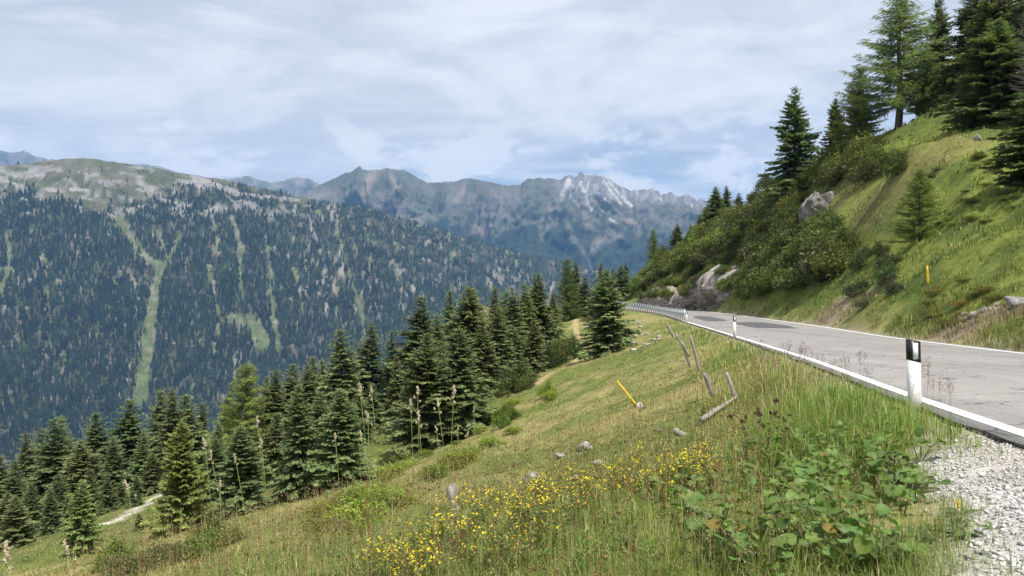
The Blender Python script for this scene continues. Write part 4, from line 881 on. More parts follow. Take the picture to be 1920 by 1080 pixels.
gstone(1098, 842, 0.15, 'flat pointed pale stone in the dry grass, largest on the near slope', 61, asp=(1.6, 0.9, 0.75))
gstone(1051, 858, 0.09, 'small pale stone left of the largest one on the near slope', 62)
gstone(998, 899, 0.14, 'whitish stone in the dry grass above the yellow flowers', 63, asp=(1.2, 1, 0.9))
gstone(1122, 872, 0.09, 'small grey stone just below the largest stone on the near slope', 64)
gstone(1075, 900, 0.07, 'little stone right of the whitish one above the yellow flowers', 65)
random.seed(8)
for i in range(34):      # scree below the guardrail
    px, py = random.choice([(1195,612),(1200,625),(1180,632),(1235,622),(1238,632),(1190,655),(1200,605),(1168,640),(1225,640)]); px += random.gauss(0, 9); py += random.gauss(0, 5)
    gstone(px, py, random.uniform(0.06, 0.17), 'pale broken stone in the scree below the guardrail', 70 + i, 'scree stones below the guardrail', lift=0.2)

# ------------------------------------------------------------------ delineator posts
def delineator_protos():
    sec = np.array([(-0.062, -0.045), (0.062, -0.045), (0.055, 0.02), (0.028, 0.055), (-0.028, 0.055), (-0.055, 0.02)])
    def prism(zb, zt, k=1.0, slb=0.0, slt=0.0, name='x'):
        n = len(sec); g = Geo(); s2 = sec * k
        b = np.c_[s2, zb + slb * s2[:, 0]]; t = np.c_[s2, zt + slt * s2[:, 0]]
        i = np.arange(n); Q = np.stack([i, (i + 1) % n, n + (i + 1) % n, n + i], -1)
        V = np.vstack([b, t, b.mean(0), t.mean(0)]); T = np.vstack([np.stack([(i + 1) % n, i, np.full(n, 2 * n)], -1), np.stack([n + i, n + (i + 1) % n, np.full(n, 2 * n + 1)], -1)])
        g.add(V, Q, T); return g.mesh(name)
    body = prism(-0.25, 0.845, 1.0, 0, -0.22, 'delineator_body'); body.materials.append(M['white'])
    band = prism(0.635, 0.862, 1.045, -0.27, -0.22, 'delineator_band'); band.materials.append(M['black'])
    g = Geo(); g.box((0.002, -0.0495, 0.745), (0.058, 0.008, 0.175)); ref = g.mesh('delineator_reflector'); ref.materials.append(M['reflector'])
    return body, band, ref
DB_ = delineator_protos()
for px, py, Y, ry, label in [(1714, 788, 8.0, -0.03, 'nearest white roadside marker post with black band and reflector'), (1377, 631, 32.4, 0.0, 'second white marker post at the road edge, halfway to the guardrail'), (1287, 603, 64, 0.02, 'smallest white marker post at the near end of the guardrail')]:
    p = P(px, py, Y); o = thing('marker_post', label, 'marker post', (p[0], p[1], p[2]), 'white roadside marker posts')
    o.rotation_euler = (0, ry, 0.12 if Y < 10 else 0.0)
    part('body', DB_[0], None, o); bnd = part('band', DB_[1], None, o); part('reflector', DB_[2], None, bnd)

# ------------------------------------------------------------------ guardrails
def guardrail(pts, label, spacing, h, name='guardrail', bottom=-0.1):
    pts = np.array(pts, float); L = np.linalg.norm(np.diff(pts[:, :2], axis=0), axis=1).sum(); n = int(L / spacing) + 1
    c = resample(pts, n * 4); o = thing(name, label, 'guardrail', tuple(c[0]))
    T = np.gradient(c, axis=0); T[:, 2] = 0; T = nrm(T); S = np.stack([T[:, 1], -T[:, 0], 0 * T[:, 0]], 1)
    prof = np.array([(0.05, 0.42), (0.05, 0.47), (0.12, 0.50), (0.12, 0.56), (0.05, 0.60), (0.05, 0.64), (0.12, 0.68), (0.12, 0.74), (0.05, 0.78)]) * np.array([1, h / 0.95])
    rel = c - c[0]
    V = (rel[:, None, :] + S[:, None, :] * prof[None, :, 0:1] + UP * prof[None, :, 1:2]).reshape(-1, 3)
    part('rail', make_mesh('guardrail_beam', V, grid_quads(len(prof), len(c)), None, None, True), M['steel'], o)
    g = Geo(); g.tube(rel + UP * (h - 0.04) - S * 0.01, 0.045, 6); part('top_rail', g.mesh('guardrail_top_rail', True), M['steel'], o)
    g = Geo(); hh = h - bottom
    for cx, w, dd in ((0, 0.13, 0.018),): g.box((0, -0.05, bottom + hh / 2), (w, dd, hh))
    g.box((-0.056, 0.0, bottom + hh / 2), (0.016, 0.082, hh - 0.006)); g.box((0.056, 0.0, bottom + hh / 2), (0.016, 0.082, hh - 0.006))
    pm = g.mesh('guardrail_post'); pm.materials.append(M['steel'])
    for i in range(0, len(c), 4):
        q = part('post', pm, None, o, tuple(rel[i])); q.rotation_euler = (0, 0, math.atan2(T[i, 1], T[i, 0]) + math.pi)
    return o
gp = [P(px, 540, Y) for px, Y in [(1284,67),(1262,78),(1240,88),(1215,99),(1190,109),(1157,120),(1128,128)]]
for q, (px, py) in zip(gp, [(1284,601),(1262,596),(1240,591),(1215,585.5),(1190,581),(1157,577),(1128,574)]): q[2] = (540 - py) / F * q[1]
guardrail(gp, 'long light grey steel guardrail along the outside of the road bend', 1.75, 1.0)
gp2 = [P(1150, 569.5, 168), P(1166, 569, 165), P(1184, 568.5, 160)]
guardrail(gp2, 'short darker guardrail piece farther round the bend', 2.0, 0.75)

# ------------------------------------------------------------------ poles, stakes, logs
def stake(p0, p1, r0, r1, label, name='fence_stake', seed=1, group='old wooden fence stakes', bend=0.0, cat='fence stake'):
    p0 = np.array(p0); p1 = np.array(p1); d = p1 - p0; r = np.random.default_rng(seed); t = np.linspace(-0.25, 1, 9)
    pts = d * t[:, None] + np.stack([np.sin(t * 5 + seed) * 0.003 + bend * np.maximum(t, 0)**2, np.cos(t * 4) * 0.003, 0 * t], 1)
    g = Geo(); g.tube(pts, (r0 + (r1 - r0) * t) * r.uniform(0.85, 1.15, 9), 7)
    V = g.V[0]; V += r.normal(0, 0.006, V.shape)
    o = bpy.data.objects.new(name, g.mesh(name)); o.data.materials.append(M['oldwood']); link(o); o.location = p0; return tag(o, label, cat, group)
def base_at(px, py, Y): p = P(px, py, Y); p[2] = zat(p[0], p[1]); return p
stake(base_at(1384, 768, 14), P(1361, 699, 14.2), 0.048, 0.036, 'tall leaning grey stake nearest the road, standing alone', seed=3)
stake(base_at(1338, 750, 17), P(1320, 700, 17), 0.055, 0.045, 'thick pale leaning stake below the crossed pair', seed=4)
stake(base_at(1312, 699, 25), P(1294, 629, 25), 0.062, 0.05, 'dark right-hand stake of the crossed pair on the slope', seed=5)
stake(base_at(1295, 693, 27), P(1278, 640, 27), 0.065, 0.055, 'dark left-hand stake of the crossed pair on the slope', seed=6)
stake(P(1288, 660, 26.6), P(1267, 627, 26.5), 0.045, 0.035, 'pale broken rail leaning on the left stake of the crossed pair', 'fence_rail', seed=7)
stake(base_at(1264, 636, 47), P(1250, 607, 47), 0.10, 0.08, 'farthest old stake, leaning uphill of the others near the guardrail', seed=8)
stake(base_at(1279, 831, 12), P(1263, 806, 12), 0.055, 0.05, 'short broken grey stump in the grass above the yellow flowers', 'stake_stump', seed=9, group=None)
stake(base_at(856, 990, 9), P(846, 909, 9), 0.075, 0.06, 'weathered split stake rising from the grass in the near foreground', seed=10, group=None)
a = base_at(1329, 803, 13); b = base_at(1381, 773, 14.0); a[2] += 0.10; b[2] += 0.10
stake(a, b, 0.045, 0.035, 'fallen dark branch lying in the grass below the standing stakes', 'fallen_branch', 11, None, cat='branch')
a = base_at(1099, 597, 84); b = base_at(1114, 596, 84); a[2] += 0.25; b[2] += 0.25
stake(a, b, 0.14, 0.12, 'short pale log lying at the edge of the knoll', 'log', 12, None, cat='log')
for x0, y0, x1, y1, Y, lb in [(1250,668,1266,650,30,'thin pale stick lying on the slope left of the crossed stakes'), (1281,635,1287,628,28,'thin twig caught above the crossed stakes'), (1240,795,1228,800,13.5,'small stick beside the broken grey stump')]:
    a = base_at(x0, y0, Y); b = base_at(x1, y1, Y + 0.3); a[2] += 0.06; b[2] += 0.06
    stake(a, b, 0.018, 0.012, lb, 'stick', 13, None, cat='stick')
def snow_pole(base, top, r, label, foot=False):
    o = thing('snow_pole', label, 'pole', tuple(base)); g = Geo(); d = np.array(top) - np.array(base); t = np.linspace(-0.12 if not foot else 0.0, 1, 5)
    g.tube(d * t[:, None], r, 12); part('pole', g.mesh('snow_pole_shaft', True), M['yellow'], o)
    g = Geo(); u_ = d / np.linalg.norm(d); g.tube([d - u_ * 0.015, d + u_ * 0.012], r * 1.12, 12); part('cap', g.mesh('snow_pole_cap'), M['yellow'], o)
    if foot:
        g = Geo(); g.tube([np.array([0.0, 0.02, -0.12]), np.array([0.05, 0.02, 0.02]), np.array([0.10, 0.02, 0.10])], [0.13, 0.12, 0.09], 9); part('foot', g.mesh('snow_pole_foot'), M['concrete'], o, label='pale concrete foot')
b0 = base_at(1197, 764, 20); snow_pole(b0, P(1157, 715, 20.2), 0.030, 'yellow pole lying tilted on the dry slope with its concrete foot', True)
b0 = base_at(1740, 526, 38); t0 = b0 + np.array([-0.05, 0, 0.95]); snow_pole(b0, t0, 0.055, 'upright yellow pole on the green slope right of the road')

# ------------------------------------------------------------------ grass
def blades(x, y, z, h, w, col, lean=0.45, r=rng):
    n = len(x); az = r.uniform(0, 6.28, n); ln = np.abs(r.normal(0, lean, n)); S = np.stack([np.cos(az + 1.57 + r.normal(0, 0.5, n)), np.sin(az + 1.57), 0 * az], 1)
    D = np.stack([np.cos(az), np.sin(az), 0 * az], 1); p = np.stack([x, y, z - 0.02], 1); hh = h[:, None]
    m = p + UP * hh * 0.55 + D * hh * (0.22 * ln)[:, None]; t = p + UP * hh * (1 - 0.25 * ln)[:, None] + D * hh * (0.85 * ln)[:, None]; ww = w[:, None] / 2
    V = np.stack([p - S * ww, p + S * ww, m + S * ww * 0.8, m - S * ww * 0.8, t], 1).reshape(-1, 3)
    b = np.arange(n)[:, None] * 5
    Q = b + np.array([0, 1, 2, 3]); T = b + np.array([3, 2, 4])
    return V, Q, T, np.repeat(col, 5, 0)
def scatter(n, y0, y1, right, seed):
    r = np.random.default_rng(seed); Y = y0 * (y1 / y0) ** r.random(n)
    lo, hi = (-0.80, 0.80)
    X = (lo + (hi - lo) * r.random(n)) * Y + r.normal(0, 0.2, n)
    dl, dr, _ = road_query(X, Y)
    k = (dr > 0.12) if right else ((dl > -0.06 + 0.1 * r.random(n)) & (dr < 0))
    k &= r.random(n) > gravel_w(X, Y) * 0.985
    d1, _ = poly_dist(X, Y, PATH1); d2, _ = poly_dist(X, Y, PATH2); k &= (d1 > 0.28) & (d2 > 0.26)
    return X[k], Y[k], dl[k], dr[k], r
def leaf_patch(x, y):
    # ground covered by the round-leaved plants
    a = P(1560, 905, 6.0); n_ = (fbm(x * 1.4, y * 1.4, 3, 211) - 0.5) * 0.9
    return 1 - sstep(np.hypot((x - 2.2) / 1.35, (y - 5.7) / 1.6) + n_, 0.72, 1.05) * 0.72
def lawn(name, label, n, y0, y1, right, seed, hbase, lean=0.5):
    X, Y, dl, dr, r = scatter(n, y0, y1, right, seed); m = len(X)
    z = zterr(X, Y); c = ground_col(X, Y); nz = fbm(X * 0.8, Y * 0.8, 3, 201); nz2 = fbm(X * 2.5, Y * 2.5, 2, 203)
    dryp = sstep(fbm(X * 0.25, Y * 0.25, 3, 205) * 0.6 + nz * 0.4, 0.42, 0.60)
    if right: h = hbase * (0.15 + 1.7 * sstep(fbm(X * 0.9, Y * 0.9, 3, 209), 0.35, 0.7)) * r.uniform(0.5, 1.3, m)
    else:
        lush = (1 - sstep(dl, 0.7, 2.4)) * sstep(Y, 4, 8) * (1 - 0.45 * sstep(Y, 14, 40)) + (1 - sstep(Y, 7, 13)) * (0.25 + 0.4 * sstep(X, 0.2, 2.0))
        lush = np.clip(lush, 0, 1) * (0.45 + 1.1 * nz)
        h = (hbase + 0.30 * lush) * (0.45 + 1.1 * nz2) * r.uniform(0.45, 1.4, m) * (0.35 + 0.65 * sstep(dl, 0.05, 0.6))
        gr = np.array([0.145, 0.215, 0.048]); c = mixc(c, gr, np.clip(np.maximum(lush, (1 - sstep(Y, 6.5, 12)) * (0.55 + 0.6 * nz)) * 0.95 * (1.1 - 0.6 * dryp), 0, 1))
    h *= 1 - 0.6 * gravel_w(X, Y)
    lp = leaf_patch(X, Y); h *= 1 - 0.62 * lp
    keep = r.random(m) > lp * 0.7
    w = np.maximum(Y / 747 * r.uniform(0.5, 1.0, m), 0.004)
    straw = r.random(m) < (0.10 + 0.22 * dryp if not right else 0.08)
    c = c * (r.uniform(0.75, 1.4, m) * (0.55 + 0.95 * fbm(X * 3.1, Y * 3.1, 3, 207)))[:, None]; c[straw] = np.array([0.42, 0.35, 0.17]) * r.uniform(0.7, 1.2, straw.sum())[:, None]
    c = c * (1.0 if right else 1.18)
    X, Y, z, h, w, c = X[keep], Y[keep], z[keep], h[keep], w[keep], c[keep]
    g = Geo(); V, Q, T, C = blades(X, Y, z, h, w, c, lean, r); g.add(V, Q, T, C)
    o = kind(part(name, g.mesh(name), M['grass'], None), 'stuff'); o['label'] = label; o['category'] = 'grass'; return m
nA = lawn('meadow_grass', 'long and short grass covering the slope left of the road', 240000, 2.2, 75, False, 301, 0.10, 0.6)
nB = lawn('hill_grass', 'green grass covering the hill right of the road', 240000, 14, 100, True, 303, 0.27, 0.7)
print('BLADES', nA, nB)
def herbs(name, label, n, per, y0, y1, right, seed, size, tones):
    X, Y, dl, dr, r = scatter(n, y0, y1, right, seed); k = (dl > 0.25) if not right else (dr > 0.6); k &= leaf_patch(X, Y) < 0.5
    k &= fbm(X * 0.5, Y * 0.5, 3, seed) > 0.40; X, Y = X[k], Y[k]; m = len(X); z = zterr(X, Y)
    sc = np.maximum(1.0, Y / 9.0) ** 0.75 * r.uniform(0.6, 1.3, m) * size; c = np.repeat(np.stack([X, Y, z], 1), per, 0); s_ = np.repeat(sc, per)
    off = r.normal(0, 1, (m * per, 3)) * np.array([2.6, 2.6, 1.5]); off[:, 2] = np.abs(off[:, 2]) + 0.3; p = c + off * s_[:, None]
    d = nrm(r.normal(0, 1, (m * per, 3)) * np.array([1, 1, 0.45]) + np.array([0, 0, 0.35])); S = np.cross(d, UP + r.normal(0, 0.5, (m * per, 3))); t = np.array(tones)[r.integers(0, len(tones), m)]
    col = np.repeat(t * r.uniform(0.75, 1.3, m)[:, None], per, 0) * r.uniform(0.75, 1.3, m * per)[:, None]
    g = Geo(); g.cards(p, d, s_ * r.uniform(0.9, 2.2, m * per), s_ * r.uniform(0.5, 1.0, m * per), S, col)
    o = kind(part(name, g.mesh(name), M['leaf'], None), 'stuff'); o['label'] = label; o['category'] = 'herbs'; return m
GT = [(0.11, 0.17, 0.04), (0.085, 0.13, 0.035), (0.16, 0.19, 0.05), (0.13, 0.15, 0.055), (0.22, 0.18, 0.08), (0.07, 0.105, 0.035)]
herbs('meadow_herbs', 'small leafy herbs mixed into the grass left of the road', 2600, 26, 3.4, 60, False, 321, 0.020, GT)
herbs('foreground_herbs', 'lush leafy herbs among the nearest grass', 1500, 30, 3.0, 9.5, False, 327, 0.024, [(0.12, 0.19, 0.045), (0.10, 0.16, 0.04), (0.15, 0.21, 0.05), (0.085, 0.135, 0.035)])
herbs('hill_herbs', 'leafy herbs and heather mixed into the grass of the right-hand hill', 5200, 22, 16, 95, True, 323, 0.022, GT)
# pebbles of the gravel pull-off
def pebbles(n, seed):
    r = np.random.default_rng(seed); X = r.uniform(0.2, 5.2, n); Y = r.uniform(1.0, 9.0, n); k = r.random(n) < gravel_w(X, Y) * 1.0 * np.interp(Y, [1, 9], [1, 0.9]); X, Y = X[k], Y[k]; m = len(X)
    z = zterr(X, Y); s = r.gamma(2.0, 0.0026, m) + 0.0025; D = np.array([[1, 0, 0], [0, 1, 0], [-1, 0, 0], [0, -1, 0], [0, 0, 1], [0, 0, -1]], float)
    J = D[None] * r.uniform(0.6, 1.35, (m, 6, 1)) + r.normal(0, 0.15, (m, 6, 3)); a = r.uniform(0, 6.28, m); ca, sa = np.cos(a)[:, None], np.sin(a)[:, None]
    R = np.stack([J[..., 0] * ca - J[..., 1] * sa, J[..., 0] * sa + J[..., 1] * ca, J[..., 2] * 0.7], -1)
    V = np.stack([X, Y, z + s * 0.25], 1)[:, None] + R * s[:, None, None]
    t = np.array([[0, 1, 4], [1, 2, 4], [2, 3, 4], [3, 0, 4], [1, 0, 5], [2, 1, 5], [3, 2, 5], [0, 3, 5]])
    T = (t[None] + (np.arange(m) * 6)[:, None, None]).reshape(-1, 3); v = (r.uniform(0.28, 0.66, m) * (0.75 + 0.5 * fbm(X * 2, Y * 2, 3, 311)))[:, None] * np.array([1, 0.97, 0.92]); s = s * np.where(r.random(m) < 0.02, 2.2, 1.0); v[r.random(m) < 0.12] *= 0.5
    o = kind(part('gravel', make_mesh('gravel', V.reshape(-1, 3), None, T, np.repeat(v, 6, 0)), M['gravel'], None), 'stuff'); o['label'] = 'loose pale gravel at the road shoulder'; o['category'] = 'gravel'
pebbles(88000, 307)

# ------------------------------------------------------------------ foreground plants
def octas(g, c, s, col, r):
    """small lumps (spikelets, buds) as jittered octahedra"""
    c = np.asarray(c, float); m = len(c); D = np.array([[1, 0, 0], [0, 1, 0], [-1, 0, 0], [0, -1, 0], [0, 0, 1.5], [0, 0, -1.5]], float)
    V = c[:, None] + (D[None] * r.uniform(0.7, 1.3, (m, 6, 1))) * np.broadcast_to(s, (m,))[:, None, None]
    t = np.array([[0, 1, 4], [1, 2, 4], [2, 3, 4], [3, 0, 4], [1, 0, 5], [2, 1, 5], [3, 2, 5], [0, 3, 5]])
    col = np.asarray(col, float); col = np.repeat(col, 6, 0) if col.ndim == 2 else col
    g.add(V.reshape(-1, 3), None, (t[None] + (np.arange(m) * 6)[:, None, None]).reshape(-1, 3), col)
def ground_pt(px, py, y0=1.6, y1=40): return ray_ground(px, py, y0, y1)
def put(name, label, cat, loc, parts, group=None, scale=1.0, rz=None):
    o = thing(name, label, cat, loc, group); o.scale = (scale,) * 3; o.rotation_euler = (0, 0, random.uniform(0, 6.28) if rz is None else rz)
    for nme, me, mt in parts:
        q = part(nme, me, mt, o)
        if nme in ('seed_heads', 'blossoms', 'leaves'): q['kind'] = 'stuff'
    return o
# tall seed-head stalks close to the camera
def cocksfoot(hx, hy, bx, Y, size, lean, label, seed, colr=(0.50, 0.40, 0.28)):
    r = np.random.default_rng(seed); head = P(hx, hy, Y); x0 = (bx - 960) / F * Y; z0 = zat(x0, Y); base = np.array([x0, Y, z0])
    o = thing('cocksfoot_grass', label, 'grass stalk', tuple(base), 'tall seed-head stalks in the foreground'); h = head - base
    t = np.linspace(0, 1, 9); pts = h * t[:, None] + np.stack([np.sin(t * np.pi) * (0.03 * lean + r.normal(0, 0.022)) + np.sin(t * 2 * np.pi) * r.normal(0, 0.008), 0 * t, np.sin(t * np.pi) * 0.02], 1)
    g = Geo(); g.tube(pts, np.linspace(0.0014, 0.0008, 9), 5, (0.17, 0.21, 0.065)); part('stem', g.mesh('cocksfoot_stem', True), M['plant'], o)
    g = Geo(); n = 2
    az = r.uniform(0, 6.28, n); Pb = np.repeat([pts[2] * 0.5], n, 0); D = nrm(np.stack([np.cos(az) * 0.6, np.sin(az) * 0.6, 1 + 0 * az], 1)); g.cards(Pb, D, r.uniform(0.25, 0.5, n), np.full(n, 0.008), None, np.array([[0.14, 0.19, 0.05]] * n))
    part('leaves', g.mesh('cocksfoot_leaves'), M['grass'], o)
    d = nrm(pts[-1] - pts[-2] + np.array([lean * 0.05, 0, 0])); g = Geo(); cl = []; size = size * 0.62
    for off, lat, m, sg in [(0.0, 0.0, 22, 0.0042), (0.013, 0.003, 20, 0.004), (0.027, -0.001, 16, 0.0034), (-0.020, -0.011 + r.normal(0, 0.006), 12, 0.0036), (0.038, 0.001, 10, 0.0025), (-0.045, 0.012 + r.normal(0, 0.008), 9, 0.003)]:
        c = pts[-1] + d * off * size + np.array([lat, 0, 0]) * size; cl.append(c + r.normal(0, sg * size, (m, 3)) * np.array([1, 1, 1.3]))
    cl = np.vstack(cl); octas(g, cl, r.uniform(0.0020, 0.0034, len(cl)) * size, np.array(colr) * r.uniform(0.75, 1.35, len(cl))[:, None], r)
    part('seed_head', g.mesh('cocksfoot_head'), M['plant'], o)
CF = [(14,1040,-60,1.45,1.0,-1),(126,1030,240,1.7,0.8,-1),(240,914,300,2.4,1.0,-1),(385,834,440,2.7,1.0,-1),(395,856,436,2.6,0.8,1),(413,912,440,2.5,0.8,0),(441,860,465,2.6,0.7,0),(483,793,512,2.7,0.9,0),(490,832,508,2.6,0.8,0),(629,822,655,2.8,0.8,0),
      (675,732,720,2.6,1.05,0),(697,736,738,2.7,0.9,0),(690,783,742,2.6,0.95,-1),(677,818,712,2.7,0.8,0),(770,760,800,2.7,0.9,0),(783,738,806,2.7,1.0,0),(785,785,802,2.5,0.95,0),(822,760,838,2.7,0.95,0),(851,738,834,2.6,1.1,0),(889,768,905,3.0,0.6,0),(858,806,842,2.9,0.6,1),(876,816,850,2.9,0.6,1),(819,806,836,2.8,0.6,-1)]
CO = sorted(range(len(CF)), key=lambda i: CF[i][0])
for rank, i in enumerate(CO):
    hx, hy, bx, Y, sz, ln = CF[i]
    cocksfoot(hx, hy, bx + (bx - hx) * 0.9, Y, sz, ln, 'tall grass stalk with pale pinkish seed head in front of the spruces, %s from the left' % ORD[rank], 400 + i, (0.50, 0.46, 0.26) if 815 < hx < 826 else (0.45, 0.385, 0.27))
# rounded heart-shaped leaves of the patch beside the gravel
def round_leaf(seed, k=14):
    r = np.random.default_rng(seed); an = np.linspace(0, 2 * np.pi, k, endpoint=False); rad = 0.5 * (1 - 0.34 * np.exp(-((an - np.pi) / 0.38)**2)) * (1 + r.normal(0, 0.05, k)) * (1 + 0.10 * np.cos(an))
    rim = np.stack([rad * np.cos(an) + 0.18, rad * np.sin(an) * 1.05, 0.10 * (rad * 2)**2 * np.sin(an * 2 + r.uniform(0, 6)) + 0.05 + r.normal(0, 0.014, k)], 1)
    mid = rim * np.array([0.55, 0.55, 0.25]) + np.array([0.02, 0, 0.0]); V = np.vstack([[[-0.12, 0, 0]], mid, rim]); i = np.arange(k); j = (i + 1) % k
    T = np.stack([np.zeros(k, int), 1 + i, 1 + j], -1); Q = np.stack([1 + i, 1 + k + i, 1 + k + j, 1 + j], -1)
    vein = np.where(i % 2 == 0, 1.12, 0.92); c = np.vstack([[[0.15, 0.20, 0.07]], np.array([0.105, 0.165, 0.042]) * vein[:, None], np.array([0.10, 0.155, 0.04]) * vein[:, None]])
    me = make_mesh('round_leaf', V, Q, T, c, True); me.materials.append(M['leaf']); return me
RLV = [round_leaf(500 + i) for i in range(5)]
def leafy_plant(x, y, label, group, n, smin, smax, hmax, name='coltsfoot_plant', tint=(1, 1, 1)):
    z = zat(x, y); o = thing(name, label, 'plant', (x, y, z), group); g = Geo()
    for i in range(n):
        az = random.uniform(0, 6.28); rr = random.uniform(0.03, 0.17); hh = random.uniform(0.35, 1) * hmax; p = np.array([math.cos(az) * rr, math.sin(az) * rr, hh])
        g.tube([np.array([0, 0, -0.02]), p * np.array([0.5, 0.5, 0.65]), p], [0.003, 0.0026, 0.002], 4, (0.16, 0.17, 0.07))
        l = part('leaf', random.choice(RLV), None, o, tuple(p)); s = random.uniform(smin, smax); l.scale = (s, s, s); l.rotation_euler = (random.gauss(0, 0.42), random.gauss(0.15, 0.42), az + random.gauss(0, 0.5))
        v = random.uniform(0.75, 1.35); l.color = (tint[0] * v * random.uniform(0.9, 1.2), tint[1] * v, tint[2] * v, 1)
        if random.random() < 0.02: l.color = (1.9, 1.0, 0.8, 1)
    part('stems', g.mesh('leaf_stalks'), M['plant'], o)
random.seed(31)
pl = []
tries = 0
while len(pl) < 100 and tries < 6000:
    tries += 1; px = random.uniform(1240, 1730); py = random.uniform(800, 1075)
    if py < 815 + max(0, (1420 - px)) * 0.35 or (px > 1650 and py > 960) or (px < 1330 and py > 1000): continue
    h = ground_pt(px, py + 14)
    if h is None or any(math.hypot(h[0] - q[0], h[1] - q[1]) < 0.12 for q in pl): continue
    pl.append(h)
for h in pl: leafy_plant(h[0], h[1], 'round-leaved green plant in the leafy patch beside the gravel', 'round-leaved plants of the leafy patch', 8, 0.04, 0.10, 0.24, tint=(1.0, 1.08, 0.9))
for px, py, lb in [(1345,960,'round-leaved plant left of the leafy patch, with one reddish leaf'), (1250,930,'small round-leaved plant among the yellow flowers'), (1310,1010,'round-leaved plant low at the left of the patch')]:
    h = ground_pt(px, py)
    if h: leafy_plant(h[0], h[1], lb, None, 8, 0.08, 0.13, 0.17)
# dock-like plants with long leaves
def long_leaf(seed):
    t = np.linspace(0, 1, 8); w = 0.13 * np.sin(np.pi * np.clip(t * 0.93 + 0.05, 0, 1)) ** 0.8; zc_ = 0.30 * t - 0.34 * t**2; wav = 0.02 * np.sin(t * 17 + seed)
    V = np.vstack([np.stack([t, -w, zc_ + 0.045 * np.sign(w) + wav], 1), np.stack([t, 0 * t, zc_], 1), np.stack([t, w, zc_ + 0.045 - wav], 1)]); i = np.arange(7)
    Q = np.vstack([np.stack([i, i + 1, 8 + i + 1, 8 + i], -1), np.stack([8 + i, 8 + i + 1, 16 + i + 1, 16 + i], -1)])
    c = np.vstack([np.tile([0.07, 0.12, 0.032], (8, 1)), np.tile([0.14, 0.18, 0.07], (8, 1)), np.tile([0.075, 0.125, 0.034], (8, 1))]); me = make_mesh('long_leaf', V, Q, None, c, True); me.materials.append(M['leaf']); return me
LLV = [long_leaf(i) for i in range(4)]
for px, py, n, s, lb in [(1645,1062,13,0.27,'dark dock plant with long leaves at the bottom edge by the gravel'), (1690,930,10,0.22,'dark long-leaved plant at the right of the leafy patch'), (1610,1075,8,0.22,'smaller long-leaved plant beside the dock at the bottom edge'),
                         (1812,1005,9,0.12,'flat weed rosette growing in the gravel'), (1800,968,8,0.11,'small weed with a yellow bloom in the gravel'), (1860,992,5,0.06,'tiny weed tuft out in the gravel'), (1730,1010,8,0.15,'broad-leaved weed at the gravel\'s edge')]:
    h = ground_pt(px, py)
    if h is None: continue
    o = thing('dock_plant' if s > 0.2 else 'gravel_weed', lb, 'plant', (h[0], h[1], h[2]))
    for i in range(n):
        l = part('leaf', random.choice(LLV), None, o); l.scale = (s * random.uniform(0.7, 1.2),) * 3; l.rotation_euler = (random.gauss(0, 0.2), -random.uniform(0.15, 0.9) if s > 0.15 else -random.uniform(-0.05, 0.35), i / n * 6.28 + random.gauss(0, 0.3)); v = random.uniform(0.8, 1.3); l.color = (v, v, v, 1)
    if 'yellow' in lb:
        g = Geo(); octas(g, np.random.default_rng(2).normal(0, 0.008, (12, 3)) + np.array([0, 0, 0.06]), 0.008, (0.75, 0.5, 0.02), np.random.default_rng(3)); part('bloom', g.mesh('weed_bloom'), M['plant'], o)
# yellow-flowered plants
def wort_proto(seed):
    r = np.random.default_rng(seed); g = Geo(); lf = Geo(); fl = Geo()
    for i in range(7):
        az = r.uniform(0, 6.28); h = r.uniform(0.20, 0.36); top = np.array([math.cos(az) * 0.10, math.sin(az) * 0.10, h]) + r.normal(0, 0.02, 3); b = r.normal(0, 0.03, 3) * np.array([1, 1, 0])
        t = np.linspace(0, 1, 5)[:, None]; pts = b + (top - b) * t + np.array([0, 0, -0.02]) * np.sin(t * np.pi); g.tube(pts, np.linspace(0.002, 0.0012, 5), 4, (0.20, 0.12, 0.05))
        n = 26; s = r.uniform(0.15, 1, n); p = b + (top - b) * s[:, None]; a = r.uniform(0, 6.28, n); d = nrm(np.stack([np.cos(a), np.sin(a), 0.35 + 0 * a], 1)); lf.cards(p, d, r.uniform(0.02, 0.04, n), r.uniform(0.009, 0.015, n), None, np.array([0.11, 0.16, 0.04]) * r.uniform(0.7, 1.3, n)[:, None])
        for q in range(r.integers(2, 5)):
            c = top + r.normal(0, 0.022, 3); k = 5; a = np.arange(k) / k * 6.28 + r.uniform(0, 1); tilt = r.normal(0, 0.5, 2)
            d = nrm(np.stack([np.cos(a), np.sin(a), 0.25 + np.cos(a) * tilt[0] + np.sin(a) * tilt[1]], 1)); fl.cards(np.repeat([c], k, 0), d, np.full(k, 0.0135), np.full(k, 0.0095), np.cross(d, np.array([0, 0, 1.0])), np.array([0.84, 0.68, 0.03]) * r.uniform(0.85, 1.1))
        n = 2; octas(g, top + r.normal(0, 0.022, (n, 3)), 0.003, np.array([0.42, 0.17, 0.04]) * r.uniform(0.7, 1.2, n)[:, None], r)
    return [('stems', g.mesh('wort_stems'), M['plant']), ('leaves', lf.mesh('wort_leaves'), M['grass']), ('blossoms', fl.mesh('wort_blossoms'), M['grass'])]
WP = [wort_proto(600 + i) for i in range(4)]
random.seed(77)
for i in range(95):
    t = random.random() ** 0.8; px = 690 + 640 * t + random.gauss(0, 22); py = 1085 - 225 * t + random.gauss(0, 26) - 25 * math.sin(t * 3.14)
    h = ground_pt(px, py + 30)
    if h is None: continue
    where = 'low down by the split stake' if px < 930 else ('in the middle of the flower drift' if px < 1110 else 'along the grass edge left of the leafy patch')
    put('yellow_wildflower', 'yellow-flowered wildflower clump %s' % where, 'wildflower', h, random.choice(WP), 'yellow wildflowers ' + where, random.uniform(0.6, 1.1))
